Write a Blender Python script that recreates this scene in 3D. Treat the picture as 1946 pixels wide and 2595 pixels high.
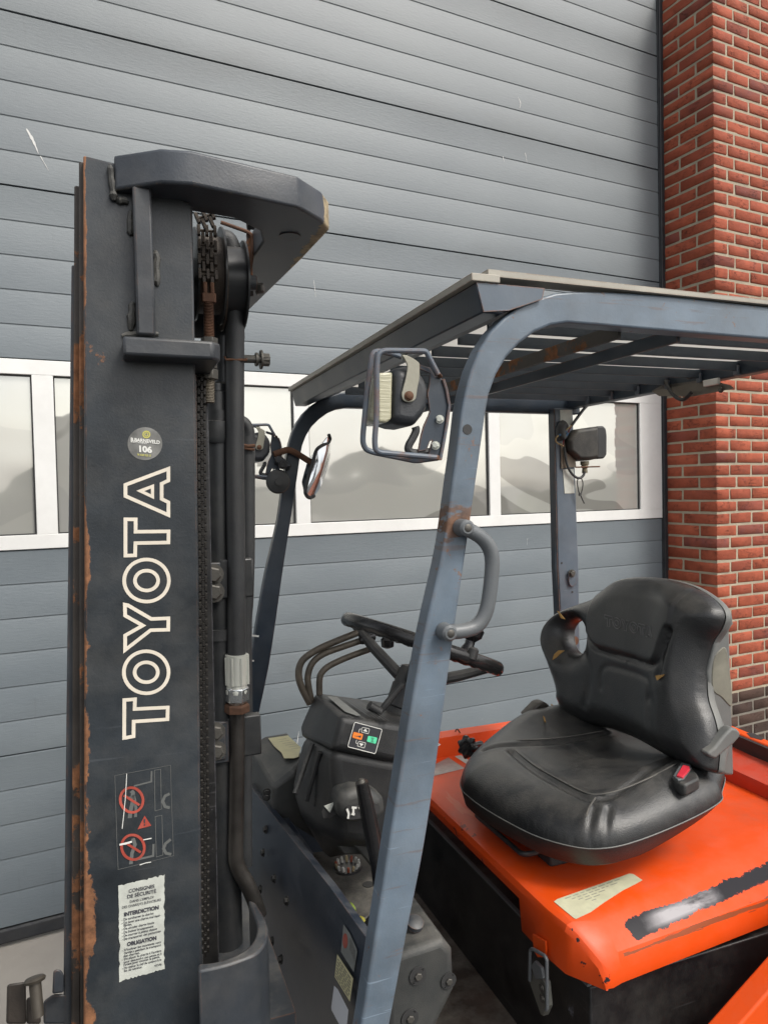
import bpy, bmesh, math, random
import numpy as np
from mathutils import Vector, Matrix
random.seed(7); rng = np.random.default_rng(7)
for o in list(bpy.data.objects): bpy.data.objects.remove(o)
SC = bpy.context.scene; COL = SC.collection
# ------------------------------------------------------------------ camera
SW, SH, FP = 1946., 2595., 1839.5
YAW, PITCH, ROLL, CH = 0.4632, -0.0290, -0.0219, 1.60
TR = math.radians(6.2)
cy_, sy_, cp_, sp_ = math.cos(YAW), math.sin(YAW), math.cos(PITCH), math.sin(PITCH)
FW = np.array([sy_*cp_, cy_*cp_, sp_]); _r = np.array([cy_, -sy_, 0.]); _u = np.cross(_r, FW)
RT = _r*math.cos(ROLL)+_u*math.sin(ROLL); UP = -_r*math.sin(ROLL)+_u*math.cos(ROLL)
cd = bpy.data.cameras.new('camera'); cam = bpy.data.objects.new('camera', cd); COL.objects.link(cam)
cd.sensor_fit = 'VERTICAL'; cd.sensor_height = 24.0; cd.lens = FP/SH*24.0; cd.clip_start = .05; cd.clip_end = 900
cam.matrix_world = Matrix(((RT[0], UP[0], -FW[0], 0), (RT[1], UP[1], -FW[1], 0), (RT[2], UP[2], -FW[2], CH), (0, 0, 0, 1)))
SC.camera = cam
# ------------------------------------------------------------------ sky and sun (bright overcast, light from behind the photographer's right)
SUN_EL, SUN_AZ = 50, 152      # azimuth: degrees clockwise from +Y (the wall side)
W = bpy.data.worlds.new('World'); SC.world = W; W.use_nodes = True; nt = W.node_tree; nt.nodes.clear()
sky = nt.nodes.new('ShaderNodeTexSky'); sky.sky_type = 'NISHITA'; sky.sun_disc = False
sky.sun_elevation = math.radians(SUN_EL); sky.sun_rotation = math.radians(SUN_AZ); sky.air_density = 1.0; sky.dust_density = 3.0
hs = nt.nodes.new('ShaderNodeHueSaturation'); hs.inputs['Saturation'].default_value = .25
tcw = nt.nodes.new('ShaderNodeTexCoord'); nw = nt.nodes.new('ShaderNodeTexNoise'); nw.inputs['Scale'].default_value = 2.2; nw.inputs['Detail'].default_value = 5
rw = nt.nodes.new('ShaderNodeValToRGB'); rw.color_ramp.elements[0].position = .35; rw.color_ramp.elements[0].color = (.82, .84, .88, 1); rw.color_ramp.elements[1].position = .65; rw.color_ramp.elements[1].color = (1.25, 1.2, 1.12, 1)
mw = nt.nodes.new('ShaderNodeMixRGB'); mw.blend_type = 'MULTIPLY'; mw.inputs[0].default_value = 1
bg = nt.nodes.new('ShaderNodeBackground'); bg.inputs[1].default_value = .15; wo = nt.nodes.new('ShaderNodeOutputWorld')
L = nt.links.new
L(sky.outputs[0], hs.inputs['Color']); L(tcw.outputs['Generated'], nw.inputs['Vector']); L(nw.outputs[0], rw.inputs[0]); L(hs.outputs[0], mw.inputs[1]); L(rw.outputs[0], mw.inputs[2]); L(mw.outputs[0], bg.inputs[0]); L(bg.outputs[0], wo.inputs[0])
sd = bpy.data.lights.new('sun', 'SUN'); sd.energy = 1.3; sd.angle = math.radians(14); sd.color = (1, .95, .87)
sun = bpy.data.objects.new('sun', sd); COL.objects.link(sun)
az, el = math.radians(SUN_AZ), math.radians(SUN_EL)
sdir = Vector((math.sin(az)*math.cos(el), math.cos(az)*math.cos(el), math.sin(el)))
sun.rotation_euler = (-sdir).to_track_quat('-Z', 'Y').to_euler(); sun.location = (-4, -8, 9)
SC.view_settings.view_transform = 'Standard'; SC.view_settings.look = 'None'; SC.view_settings.gamma = 1
SC.view_settings.use_curve_mapping = False; SC.view_settings.exposure = 0.62
# ------------------------------------------------------------------ measuring helper: a point of the photograph on a known plane of the truck
CR = dict(A=(150,350,2.0737),B=(450,950,2.4582),C=(150,1000,2.4582),D=(0,1850,2.212),E=(600,1450,2.37),F=(700,600,1.3315),G=(1050,1400,1.8516),
 H=(600,1950,2.37),J=(1150,2000,2.084),K=(900,870,5.53),L=(1380,1000,7.375),M=(280,1930,7.63),N=(290,2200,7.374),O=(310,1070,13.825),Q=(830,2280,7.02),R=(870,1820,15.08),S=(0,0,1),V=(0,0,1659/1946.))
cT, sT = math.cos(TR), math.sin(TR)
def ray(c, x, y):
    x0, y0, s = CR[c]; x, y = x0+x/s, y0+y/s
    d = FW*FP+RT*(x-SW/2)-UP*(y-SH/2)
    return np.array([d[0]*cT-d[1]*sT, d[0]*sT+d[1]*cT, d[2]])/FP
def Z(c, x, y, u=None, v=None, w=None, pl=None):
    d = ray(c, x, y)
    if pl is not None: t = (pl[1]-pl[0][2]*CH)/float(np.dot(pl[0], d))
    elif v is not None: t = v/d[1]
    elif w is not None: t = (w-CH)/d[2]
    else: t = u/d[0]
    return Vector((d[0]*t, d[1]*t, CH+d[2]*t))
def Zs(c, pts, **k): return [Z(c, p[0], p[1], **k) for p in pts]
BASE = Vector((.9, 1.38, 0))
# ------------------------------------------------------------------ materials
MATS = {}
def nn(nt, t, **k):
    n = nt.nodes.new(t)
    for a, b in k.items():
        if hasattr(n, a): setattr(n, a, b)
        else: n.inputs[a.replace('_', ' ')].default_value = b
    return n
def ramp(nt, src, p0, p1, c0=(0,0,0,1), c1=(1,1,1,1)):
    r = nt.nodes.new('ShaderNodeValToRGB'); e = r.color_ramp.elements
    e[0].position, e[1].position, e[0].color, e[1].color = p0, p1, c0, c1
    nt.links.new(src, r.inputs[0]); return r.outputs[0]
def mixc(nt, f, a, b, mode='MIX'):
    m = nt.nodes.new('ShaderNodeMixRGB'); m.blend_type = mode
    for i, s in ((0, f), (1, a), (2, b)):
        if isinstance(s, (int, float)): m.inputs[i].default_value = s if i == 0 else (s, s, s, 1)
        elif isinstance(s, tuple): m.inputs[i].default_value = (*s[:3], 1)
        else: nt.links.new(s, m.inputs[i])
    return m.outputs[0]
def mth(nt, op, a, b=None, c=None):
    m = nt.nodes.new('ShaderNodeMath'); m.operation = op
    for i, s in enumerate((a, b, c)):
        if s is None: continue
        if isinstance(s, (int, float)): m.inputs[i].default_value = s
        else: nt.links.new(s, m.inputs[i])
    return m.outputs[0]
def noise(nt, vec, scale, detail=4, rough=.55, st=None):
    n = nt.nodes.new('ShaderNodeTexNoise'); n.inputs['Scale'].default_value = scale; n.inputs['Detail'].default_value = detail; n.inputs['Roughness'].default_value = rough
    if st:
        mp = nt.nodes.new('ShaderNodeMapping'); mp.inputs['Scale'].default_value = st; nt.links.new(vec, mp.inputs[0]); vec = mp.outputs[0]
    nt.links.new(vec, n.inputs['Vector']); return n.outputs[0]
RUST = (.20, .088, .040); DUST = (.27, .25, .215)
def mat(name, base, rough=.5, metal=0, var=.25, dust=0., rust=0., edge=0., scr=0., bump=.1, bs=300, spec=.5, edgecol=RUST, custom=None, vs=6, rvar=.15, coat=0, bst=None):
    if name in MATS: return MATS[name]
    m = bpy.data.materials.new(name); m.use_nodes = True; nt = m.node_tree; b = nt.nodes['Principled BSDF']; MATS[name] = m
    tc = nt.nodes.new('ShaderNodeTexCoord'); vec = tc.outputs['Object']
    n1 = noise(nt, vec, vs, 6, .6)
    dk = tuple(c*(1-var) for c in base); lt = tuple(min(1, c*(1+var)) for c in base)
    col = ramp(nt, n1, .3, .7, (*dk, 1), (*lt, 1))
    rgh = mth(nt, 'MULTIPLY_ADD', n1, rvar*2, rough-rvar)
    geo = nt.nodes.new('ShaderNodeNewGeometry')
    if dust:
        nd = noise(nt, vec, 14, 8, .7); fd = ramp(nt, nd, .42, .72)
        sep = nt.nodes.new('ShaderNodeSeparateXYZ'); nt.links.new(geo.outputs['True Normal'], sep.inputs[0])
        upf = mth(nt, 'MAXIMUM', mth(nt, 'MULTIPLY_ADD', sep.outputs[2], .75, .25), .08)
        fd = mth(nt, 'MULTIPLY', mth(nt, 'MULTIPLY', fd, upf), dust)
        col = mixc(nt, fd, col, DUST); rgh = mth(nt, 'MULTIPLY_ADD', fd, .4, rgh)
    if scr:
        ns = noise(nt, vec, 9, 3, .5, (1, 1, 26)); ns2 = noise(nt, vec, 5, 2)
        f = mth(nt, 'MULTIPLY', ramp(nt, ns, .66, .70), ramp(nt, ns2, .5, .6)); f = mth(nt, 'MULTIPLY', f, scr)
        col = mixc(nt, f, col, tuple(min(.8, c*2.2+.05) for c in base))
    rm = None
    if rust:
        nr = noise(nt, vec, 11, 9, .68); rm = ramp(nt, nr, .72-rust*.3, .75-rust*.3)
    if edge:
        bv = nt.nodes.new('ShaderNodeBevel'); bv.samples = 4; bv.inputs['Radius'].default_value = .0035
        dt = nt.nodes.new('ShaderNodeVectorMath'); dt.operation = 'DOT_PRODUCT'; nt.links.new(bv.outputs[0], dt.inputs[0]); nt.links.new(geo.outputs['Normal'], dt.inputs[1])
        ed = mth(nt, 'SUBTRACT', 1.0, dt.outputs['Value']); ne = noise(nt, vec, 35, 6, .7)
        em = ramp(nt, mth(nt, 'MULTIPLY', mth(nt, 'MULTIPLY', ed, 11), ramp(nt, ne, .38, .66)), .25, .5); em = mth(nt, 'MULTIPLY', em, edge)
        rm = em if rm is None else mth(nt, 'MAXIMUM', rm, em)
    if custom: rm2 = custom(nt, vec); rm = rm2 if rm is None else mth(nt, 'MAXIMUM', rm, rm2)
    if rm is not None:
        nc = noise(nt, vec, 60, 6, .7); rc = ramp(nt, nc, .3, .7, (*[c*.45 for c in edgecol], 1), (*[min(1, c*1.5) for c in edgecol], 1))
        col = mixc(nt, rm, col, rc); rgh = mth(nt, 'MULTIPLY_ADD', rm, .35, rgh)
    nt.links.new(col, b.inputs['Base Color']); nt.links.new(rgh, b.inputs['Roughness'])
    b.inputs['Metallic'].default_value = metal; b.inputs['Specular IOR Level'].default_value = spec
    if coat: b.inputs['Coat Weight'].default_value = coat; b.inputs['Coat Roughness'].default_value = .15
    if bump:
        bp = nt.nodes.new('ShaderNodeBump'); bp.inputs['Strength'].default_value = bump; bp.inputs['Distance'].default_value = .002
        h = noise(nt, vec, bs, 3, .6, bst)
        if rm is not None: h = mth(nt, 'ADD', h, mth(nt, 'MULTIPLY', rm, .8))
        nt.links.new(h, bp.inputs['Height']); nt.links.new(bp.outputs[0], b.inputs['Normal'])
    return m
def axis_mask(axis, at, width, amp, sc=9):      # a worn band along one edge of a part, ragged by noise
    def f(nt, vec):
        s = nt.nodes.new('ShaderNodeSeparateXYZ'); nt.links.new(vec, s.inputs[0])
        n = noise(nt, vec, sc, 8, .7)
        d = mth(nt, 'DIVIDE', mth(nt, 'SUBTRACT', at, s.outputs[axis]), width)
        return ramp(nt, mth(nt, 'ADD', d, mth(nt, 'MULTIPLY', mth(nt, 'SUBTRACT', n, .5), amp)), .46, .54)
    return f
def flat(name, base, rough=.6, metal=0, emit=None):
    return mat(name, base, rough, metal, var=.08, bump=.03, rvar=.05)
# ------------------------------------------------------------------ mesh builder
class G:
    def __init__(s): s.v = []; s.f = []
    def add(s, vs, fs):
        n = len(s.v); s.v += [tuple(p) for p in vs]; s.f += [tuple(i+n for i in f) for f in fs]; return s
    def box(s, a, b):
        x0, y0, z0 = [min(p, q) for p, q in zip(a, b)]; x1, y1, z1 = [max(p, q) for p, q in zip(a, b)]
        return s.add([(x0,y0,z0),(x1,y0,z0),(x1,y1,z0),(x0,y1,z0),(x0,y0,z1),(x1,y0,z1),(x1,y1,z1),(x0,y1,z1)],
                     [(0,3,2,1),(4,5,6,7),(0,1,5,4),(1,2,6,5),(2,3,7,6),(3,0,4,7)])
    def prism(s, poly, d):          # poly: 3D points, d: extrusion vector
        d = Vector(d); n = len(poly); P = [Vector(p) for p in poly]
        nrm = Vector((0,0,0))
        for i in range(n): nrm += P[i].cross(P[(i+1) % n])
        if nrm.dot(d) > 0: P.reverse()
        return s.add(P+[p+d for p in P], [tuple(range(n)), tuple(range(2*n-1, n-1, -1))]+[(i, i+n, (i+1) % n+n, (i+1) % n) for i in range(n)])
    def uw(s, poly, v0, v1): return s.prism([(p[0], v0, p[2] if len(p) > 2 else p[1]) for p in poly], (0, v1-v0, 0))
    def tube(s, path, r, seg=10, cap=True, flat=1.0):
        P = [Vector(p) for p in path]; n = len(P); vs = []; fs = []
        R = r if isinstance(r, (list, tuple)) else [r]*n
        t = (P[1]-P[0]).normalized(); a = t.orthogonal().normalized()
        for i in range(n):
            t = (P[min(i+1, n-1)]-P[max(i-1, 0)]).normalized()
            a = (a-t*a.dot(t)).normalized(); b = t.cross(a)
            for k in range(seg):
                th = 2*math.pi*k/seg; vs.append(P[i]+(a*math.cos(th)+b*math.sin(th)*flat)*R[i])
        for i in range(n-1):
            for k in range(seg):
                k2 = (k+1) % seg; fs.append((i*seg+k, i*seg+k2, (i+1)*seg+k2, (i+1)*seg+k))
        if cap: fs += [tuple(range(seg-1, -1, -1)), tuple((n-1)*seg+k for k in range(seg))]
        return s.add(vs, fs)
    def cyl(s, p0, p1, r, seg=20, r2=None): return s.tube([p0, p1], [r, r if r2 is None else r2], seg)
    def lathe(s, p, ax, prof, seg=24):  # prof: (dist along axis, radius)
        p = Vector(p); ax = Vector(ax).normalized(); return s.tube([p+ax*t for t, r in prof], [max(r, 1e-4) for t, r in prof], seg)
    def hull(s, pts):
        bm = bmesh.new(); [bm.verts.new(p) for p in pts]; r = bmesh.ops.convex_hull(bm, input=bm.verts)
        bmesh.ops.delete(bm, geom=[g for g in r['geom_interior'] if isinstance(g, bmesh.types.BMVert)], context='VERTS')
        bmesh.ops.dissolve_limit(bm, angle_limit=.14, verts=bm.verts, edges=bm.edges)
        bm.verts.index_update(); s.add([v.co.copy() for v in bm.verts], [tuple(v.index for v in f.verts) for f in bm.faces]); bm.free(); return s
def smooth(path, n=6, closed=False):
    P = [Vector(p) for p in path]; out = []; N = len(P)
    g = (lambda i: P[i % N]) if closed else (lambda i: P[max(0, min(N-1, i))])
    for i in range(N if closed else N-1):
        a, b, c, d = g(i-1), g(i), g(i+1), g(i+2)
        for k in range(n):
            t = k/n; out.append(.5*((2*b)+(c-a)*t+(2*a-5*b+4*c-d)*t*t+(3*b-a-3*c+d)*t**3))
    if not closed: out.append(P[-1])
    return out
def rounded(path, r, n=5):      # polyline with filleted corners
    P = [Vector(p) for p in path]; out = [P[0]]
    for i in range(1, len(P)-1):
        a, b, c = P[i-1], P[i], P[i+1]; d1, d2 = (a-b), (c-b); rr = min(r, d1.length*.48, d2.length*.48)
        s, e = b+d1.normalized()*rr, b+d2.normalized()*rr
        for k in range(n+1):
            t = k/n; out.append(s*(1-t)**2+b*2*t*(1-t)+e*t*t)
    return out+[P[-1]]
PARENT_OFF = BASE
def link(name, g, m, parent, bevel=0, seg=2, off=True, ang=35, label=None, kind=None, solid=0, sub=0, face=(-.3, -.3, 1)):
    me = bpy.data.meshes.new(name); o3 = PARENT_OFF if off else Vector((0,0,0))
    vs = [(p[0]-o3[0], p[1]-o3[1], p[2]-o3[2]) for p in g.v] if off else g.v
    me.from_pydata(vs, [], g.f); me.materials.append(m)
    bm = bmesh.new(); bm.from_mesh(me); bmesh.ops.recalc_face_normals(bm, faces=bm.faces)
    if solid:
        bm.normal_update()
        if sum((f.normal*f.calc_area()).dot(Vector(face)) for f in bm.faces) < 0: bmesh.ops.reverse_faces(bm, faces=bm.faces)
    bm.to_mesh(me); bm.free()
    me.shade_smooth(); me.set_sharp_from_angle(angle=math.radians(ang))
    o = bpy.data.objects.new(name, me); COL.objects.link(o); o.parent = parent
    if solid: md = o.modifiers.new('thickness', 'SOLIDIFY'); md.thickness = solid; md.offset = -1
    if sub: md = o.modifiers.new('sub', 'SUBSURF'); md.levels = md.render_levels = sub
    if bevel:
        md = o.modifiers.new('bevel', 'BEVEL'); md.width = bevel; md.segments = seg; md.limit_method = 'ANGLE'; md.angle_limit = math.radians(28); md.harden_normals = False
    if label: o['label'] = label
    if kind: o['kind'] = kind
    return o
def thing(name, label, cat, loc=(0,0,0), rz=0, kind=None):
    o = bpy.data.objects.new(name, None); COL.objects.link(o); o.location = loc; o.rotation_euler = (0, 0, rz); o.empty_display_size = .2
    if label: o['label'] = label; o['category'] = cat
    if kind: o['kind'] = kind
    return o
def text(s, size, m, org, xv, yv, parent, name='lettering', align='LEFT', bold=0., lift=.0004, space=1., off=True, xs=1.0, fit=None):
    cu = bpy.data.curves.new('t', 'FONT'); cu.body = s; cu.size = 1; cu.align_x = align; cu.offset = bold; cu.space_character = space; cu.resolution_u = 3
    t = bpy.data.objects.new('t', cu); COL.objects.link(t); dg = bpy.context.evaluated_depsgraph_get(); dg.update()
    me = bpy.data.meshes.new_from_object(t.evaluated_get(dg)); bpy.data.objects.remove(t)
    xv, yv = Vector(xv).normalized(), Vector(yv).normalized(); nv = xv.cross(yv); org = Vector(org)
    if fit: x1 = max(v.co.x for v in me.vertices); xs = (Vector(fit)-org).dot(xv)/(x1*size)
    g = G(); g.v = [tuple(org+xv*(v.co.x*size*xs)+yv*(v.co.y*size)+nv*lift) for v in me.vertices]; g.f = [tuple(p.vertices) for p in me.polygons]
    return link(name, g, m, parent, off=off)
def stroke(g, pts, wd, closed=True, lift=(0,-.0006,0)):   # flat mitred line in 3D plane
    P = [Vector(p) for p in pts]; n = len(P)
    nv = Vector(lift).normalized(); L_, R_ = [], []
    for i in range(n):
        a = P[(i-1) % n] if (closed or i > 0) else P[i]; c = P[(i+1) % n] if (closed or i < n-1) else P[i]; b = P[i]
        d1 = (b-a).normalized() if (b-a).length > 1e-9 else (c-b).normalized(); d2 = (c-b).normalized() if (c-b).length > 1e-9 else d1
        t = (d1+d2).normalized(); k = nv.cross(t); k = k.normalized()/max(.35, k.normalized().dot(nv.cross(d1).normalized()))
        L_.append(b+k*wd/2+Vector(lift)); R_.append(b-k*wd/2+Vector(lift))
    m = n if closed else n-1
    g.add(L_+R_, [(i, (i+1) % n, (i+1) % n+n, i+n) for i in range(m)]); return g
def ell(c, cx, cy, rx, ry, n=40, rot=0, **k):
    cr, sr = math.cos(rot), math.sin(rot)
    return [Z(c, cx+rx*math.cos(t)*cr-ry*math.sin(t)*sr, cy+rx*math.cos(t)*sr+ry*math.sin(t)*cr, **k) for t in [2*math.pi*i/n for i in range(n)]]
def poly_face(g, pts, lift=(0,0,0)): return g.add([Vector(p)+Vector(lift) for p in pts], [tuple(range(len(pts)))])
def bolt(p, ax, r, parent, h=.006, name='bolt', m=None, washer=True):
    g = G(); p = Vector(p); ax = Vector(ax).normalized()
    if washer: g.cyl(p, p+ax*.0015, r*1.35, 16)
    g.lathe(p, ax, [(.001, r), (h*.8, r), (h, r*.8)], 6)
    return link(name, g, m or M_BOLT, parent, off=True, ang=20)
# ================================================================== GROUND
M_GROUND = mat('concrete', (.36, .33, .29), .85, var=.16, vs=1.5, bump=.5, bs=60)
M_ASPH = mat('asphalt', (.050, .050, .050), .85, var=.25, vs=2, bump=.6, bs=90)
gg = G(); gg.add([(-250,-250,-.004),(250,-250,-.004),(250,60,-.004),(-250,60,-.004)], [(0,1,2,3)])
o = link('ground', gg, M_ASPH, None, off=False); o['kind'] = 'structure'
gg = G(); gg.add([(-6,1.75,0),(9,1.75,0),(9,3.4,0),(-6,3.4,0)], [(0,1,2,3)])
o = link('pavement', gg, M_GROUND, None, off=False); o['kind'] = 'structure'
# far side of the yard, seen only as a reflection in the door's panes: a dark hedge
M_HEDGE = mat('hedge', (.05, .06, .035), .9, var=.5, vs=1.2, bump=0)
gg = G(); xs_ = np.arange(-70, 90, 1.1); top_ = 1.7+.9*np.sin(xs_*.13)+1.1*np.sin(xs_*.41+1)+rng.normal(0, .35, len(xs_)); n_h = len(xs_)
gg.add([(x, -26+rng.normal(0, .5), 0) for x in xs_]+[(x, -26+rng.normal(0, .4), t*.6) for x, t in zip(xs_, top_)]+[(x, -27, t) for x, t in zip(xs_, top_)]+[(x, -30, t*.7) for x, t in zip(xs_, top_)]+[(x, -30.5, 0) for x in xs_], [(k*n_h+i, k*n_h+i+1, (k+1)*n_h+i+1, (k+1)*n_h+i) for k in range(4) for i in range(n_h-1)])
o = link('tree_line', gg, M_HEDGE, None, off=False, ang=80); o['kind'] = 'stuff'
# ================================================================== GARAGE DOOR
DY = 2.898; DX0, DX1 = -1.95, 3.158; RIB = .1218
def dirt(nt, vec):
    s = nt.nodes.new('ShaderNodeSeparateXYZ'); nt.links.new(vec, s.inputs[0])
    return ramp(nt, noise(nt, vec, 1.1, 5, .6), .60, .80)
def door_mat():
    m = bpy.data.materials.new('grey_blue_embossed_steel'); m.use_nodes = True; nt = m.node_tree; b = nt.nodes['Principled BSDF']
    tc = nt.nodes.new('ShaderNodeTexCoord'); vec = tc.outputs['Object']; s = nt.nodes.new('ShaderNodeSeparateXYZ'); nt.links.new(vec, s.inputs[0])
    n1 = noise(nt, vec, 1.3, 5, .6, (1, 1, 2.2)); col = ramp(nt, n1, .3, .7, (.122, .145, .162, 1), (.158, .182, .196, 1))
    # grime that gathers either side of the section joints, and rain streaks below them
    fr = mth(nt, 'FRACT', mth(nt, 'DIVIDE', mth(nt, 'SUBTRACT', s.outputs[2], 2.706-.608*8), .608))
    dj = mth(nt, 'SUBTRACT', .5, mth(nt, 'ABSOLUTE', mth(nt, 'SUBTRACT', fr, .5)))
    near = ramp(nt, dj, .0, .22, (1,1,1,1), (0,0,0,1))
    g1 = ramp(nt, noise(nt, vec, 1.6, 6, .65, (1, 1, 1.6)), .50, .72)
    col = mixc(nt, mth(nt, 'MULTIPLY', mth(nt, 'MULTIPLY', near, g1), .65), col, (.10, .11, .115))
    st = ramp(nt, noise(nt, vec, 6, 5, .6, (7, 1, .35)), .60, .74)
    col = mixc(nt, mth(nt, 'MULTIPLY', mth(nt, 'MULTIPLY', st, ramp(nt, fr, .55, 1.0)), .35), col, (.08, .09, .095))
    sp = ramp(nt, noise(nt, vec, 70, 2, .5), .80, .83); col = mixc(nt, mth(nt, 'MULTIPLY', sp, .5), col, (.6, .6, .58))
    hg = ramp(nt, mth(nt, 'DIVIDE', s.outputs[2], 4.5), .45, .85); col = mixc(nt, mth(nt, 'MULTIPLY', hg, .35), col, (.185, .188, .182))  # paler and greyer towards the top: sky light put into the colour
    nt.links.new(col, b.inputs['Base Color']); b.inputs['Roughness'].default_value = .52; b.inputs['Specular IOR Level'].default_value = .5
    bp = nt.nodes.new('ShaderNodeBump'); bp.inputs['Strength'].default_value = .55; bp.inputs['Distance'].default_value = .0016
    h = mth(nt, 'ADD', noise(nt, vec, 60, 5, .6, (.45, 1, 2.4)), mth(nt, 'MULTIPLY', noise(nt, vec, 320, 2), .35))
    nt.links.new(h, bp.inputs['Height']); nt.links.new(bp.outputs[0], b.inputs['Normal']); return m
M_DOOR = door_mat()
M_WHITE = mat('white_aluminium', (.72, .72, .70), .38, var=.06, dust=.35, bump=.03, vs=2)
M_RUBBER = mat('black_rubber', (.018, .02, .024), .6, var=.3, dust=.25)
door = thing('garage_door', 'grey blue sectional garage door with a row of white framed windows behind the forklift', 'garage door', (.6, DY, 0))
DO = Vector((.6, DY, 0)); PARENT_OFF = DO
def section(z0, z1, nrib):
    hs_ = (z1-z0)/nrib; prof = [(.03, z0+.001), (0, z0+.004)]
    for i in range(1, nrib):
        z = z0+hs_*i; prof += [(0, z-.0095), (.0014, z-.0060), (.0025, z-.0010), (.0025, z-.0002), (.0006, z+.0010), (-.0004, z+.0030), (0, z+.0075)]
    prof += [(0, z1-.004), (.004, z1-.0015), (.03, z1-.001)]
    g = G(); n = len(prof); xs = [DX0, DX1]
    g.add([(x, DY+d, z) for x in xs for d, z in prof], [(i, i+n, i+n+1, i+1) for i in range(n-1)])
    link('door_section', g, M_DOOR, door, ang=25)
for a, b_, n_ in ((.069, .685, 5), (.685, 1.417, 6), (2.098, 2.706, 5), (2.706, 3.314, 5), (3.314, 3.922, 5), (3.922, 4.53, 5), (4.53, 5.14, 5)): section(a, b_, n_)
link('door_core', G().box((DX0, DY+.03, .07), (DX1, DY+.06, 1.417)).box((DX0, DY+.03, 2.098), (DX1, DY+.06, 5.1)), M_RUBBER, door)
link('bottom_seal', G().box((DX0, DY-.004, .012), (DX1, DY+.04, .066)), M_RUBBER, door, bevel=.008)
g = G(); g.box((DX1+.001, DY-.02, 0), (DX1+.034, DY+.06, 5.1)); link('side_seal', g, M_RUBBER, door, bevel=.004)
g = G(); g.box((DX1-.002, DY-.008, 0), (DX1+.008, DY-.0005, 5.1)); link('seal_lip', g, M_RUBBER, door, bevel=.002)
# window section: white frame of rails and stiles, panes
WZ0, WZ1, PZ0, PZ1 = 1.4185, 2.0965, 1.470, 2.043
link('window_rail', G().box((DX0, DY-.006, PZ1), (DX1, DY+.04, WZ1)), M_WHITE, door, bevel=.002)
link('window_rail', G().box((DX0, DY-.006, WZ0), (DX1, DY+.04, PZ0)), M_WHITE, door, bevel=.002)
st = [(DX0, DX0+.155), (-.935, -.868), (.049, .119), (1.034, 1.099), (2.015, 2.078), (2.998, DX1)]
for a, b_ in st: link('window_stile', G().box((a, DY-.0055, PZ0-.001), (b_, DY+.038, PZ1+.001)), M_WHITE, door, bevel=.002)
def pane_mat(seed):
    m = bpy.data.materials.new('scratched_acrylic'); m.use_nodes = True; nt = m.node_tree; b = nt.nodes['Principled BSDF']
    tc = nt.nodes.new('ShaderNodeTexCoord'); vec = tc.outputs['Object']
    _n = nt.nodes.new('ShaderNodeTexNoise'); _n.inputs['Scale'].default_value = 1.0+seed*.13; _n.inputs['Detail'].default_value = 1.6; _n.inputs['Roughness'].default_value = .42; _n.inputs['Distortion'].default_value = 1.1; nt.links.new(vec, _n.inputs['Vector']); n1 = _n.outputs[0]; n2 = noise(nt, vec, 1.5, 5, .6, (1, 1, 1.8))
    # reflected sky and dark shapes put into the colour as ragged patches, plus milky clouding
    f = ramp(nt, n1, .40, .406); col = mixc(nt, f, (.36, .355, .33), (.60, .60, .56)); col = mixc(nt, mth(nt, 'MULTIPLY', ramp(nt, n1, .56, .565), .6), col, (.50, .50, .48)); col = mixc(nt, mth(nt, 'MULTIPLY', ramp(nt, n2, .35, .7), .35), col, (.50, .49, .43))
    sp = ramp(nt, noise(nt, vec, 40, 3), .76, .8); col = mixc(nt, mth(nt, 'MULTIPLY', sp, .4), col, (.7, .7, .66))
    nt.links.new(col, b.inputs['Base Color']); b.inputs['Roughness'].default_value = .03; b.inputs['IOR'].default_value = 1.8; b.inputs['Metallic'].default_value = .5
    bp = nt.nodes.new('ShaderNodeBump'); bp.inputs['Strength'].default_value = 1.0; bp.inputs['Distance'].default_value = .0055
    nt.links.new(noise(nt, vec, 3.4, 1.2, .4), bp.inputs['Height']); nt.links.new(bp.outputs[0], b.inputs['Normal']); return m
M_GASK = mat('gasket', (.03, .03, .03), .6)
for i in range(len(st)-1):
    a, b_ = st[i][1], st[i+1][0]
    p = link('window_pane', G().box((a-.004, DY+.012, PZ0-.004), (b_+.004, DY+.018, PZ1+.004)), pane_mat(i), door)
    g = G(); t = .005
    g.box((a, DY+.004, PZ0), (a+t, DY+.0115, PZ1)).box((b_-t, DY+.004, PZ0), (b_, DY+.0115, PZ1)).box((a+t, DY+.004, PZ1-t), (b_-t, DY+.0115, PZ1)).box((a+t, DY+.004, PZ0), (b_-t, DY+.0115, PZ0+t))
    link('gasket', g, M_GASK, p)
# bird droppings and white scuffs on the door
M_DROP = mat('dropping_white', (.62, .62, .60), .8, var=.1)
def dpt(x, y, d=.0012):
    dd = FW*FP+RT*(x/ (1659/1946.)-SW/2)-UP*(y/(1659/1946.)-SH/2); t = (DY-d)/dd[1]; return Vector((dd[0]*t, DY-d, CH+dd[2]*t))
def splat(pts, ws):
    P = [dpt(*p) for p in pts]; P = smooth(P, 5); g = G(); n = len(P); W_ = np.interp(np.linspace(0, 1, n), np.linspace(0, 1, len(ws)), ws)*.55
    vs = []
    for i, p in enumerate(P):
        t = (P[min(i+1, n-1)]-P[max(i-1, 0)]).normalized(); k = Vector((t.z, 0, -t.x)); j = 1+rng.normal(0, .25)
        vs += [p+k*W_[i]*j, p-k*W_[i]*j]
    g.add(vs, [(2*i, 2*i+1, 2*i+3, 2*i+2) for i in range(n-1)]); link('bird_dropping', g, M_DROP, door)
splat([(58, 278), (72, 303), (84, 332)], [.004, .009, .005, .001]); splat([(88, 337), (97, 353), (107, 370)], [.003, .002, .0006])
splat([(1118, 209), (1124, 222), (1122, 234)], [.001, .0045, .001]); splat([(1134, 330), (1136, 340), (1138, 352)], [.003, .002, .0006]); splat([(1086, 338), (1089, 350)], [.003, .0008])
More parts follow.
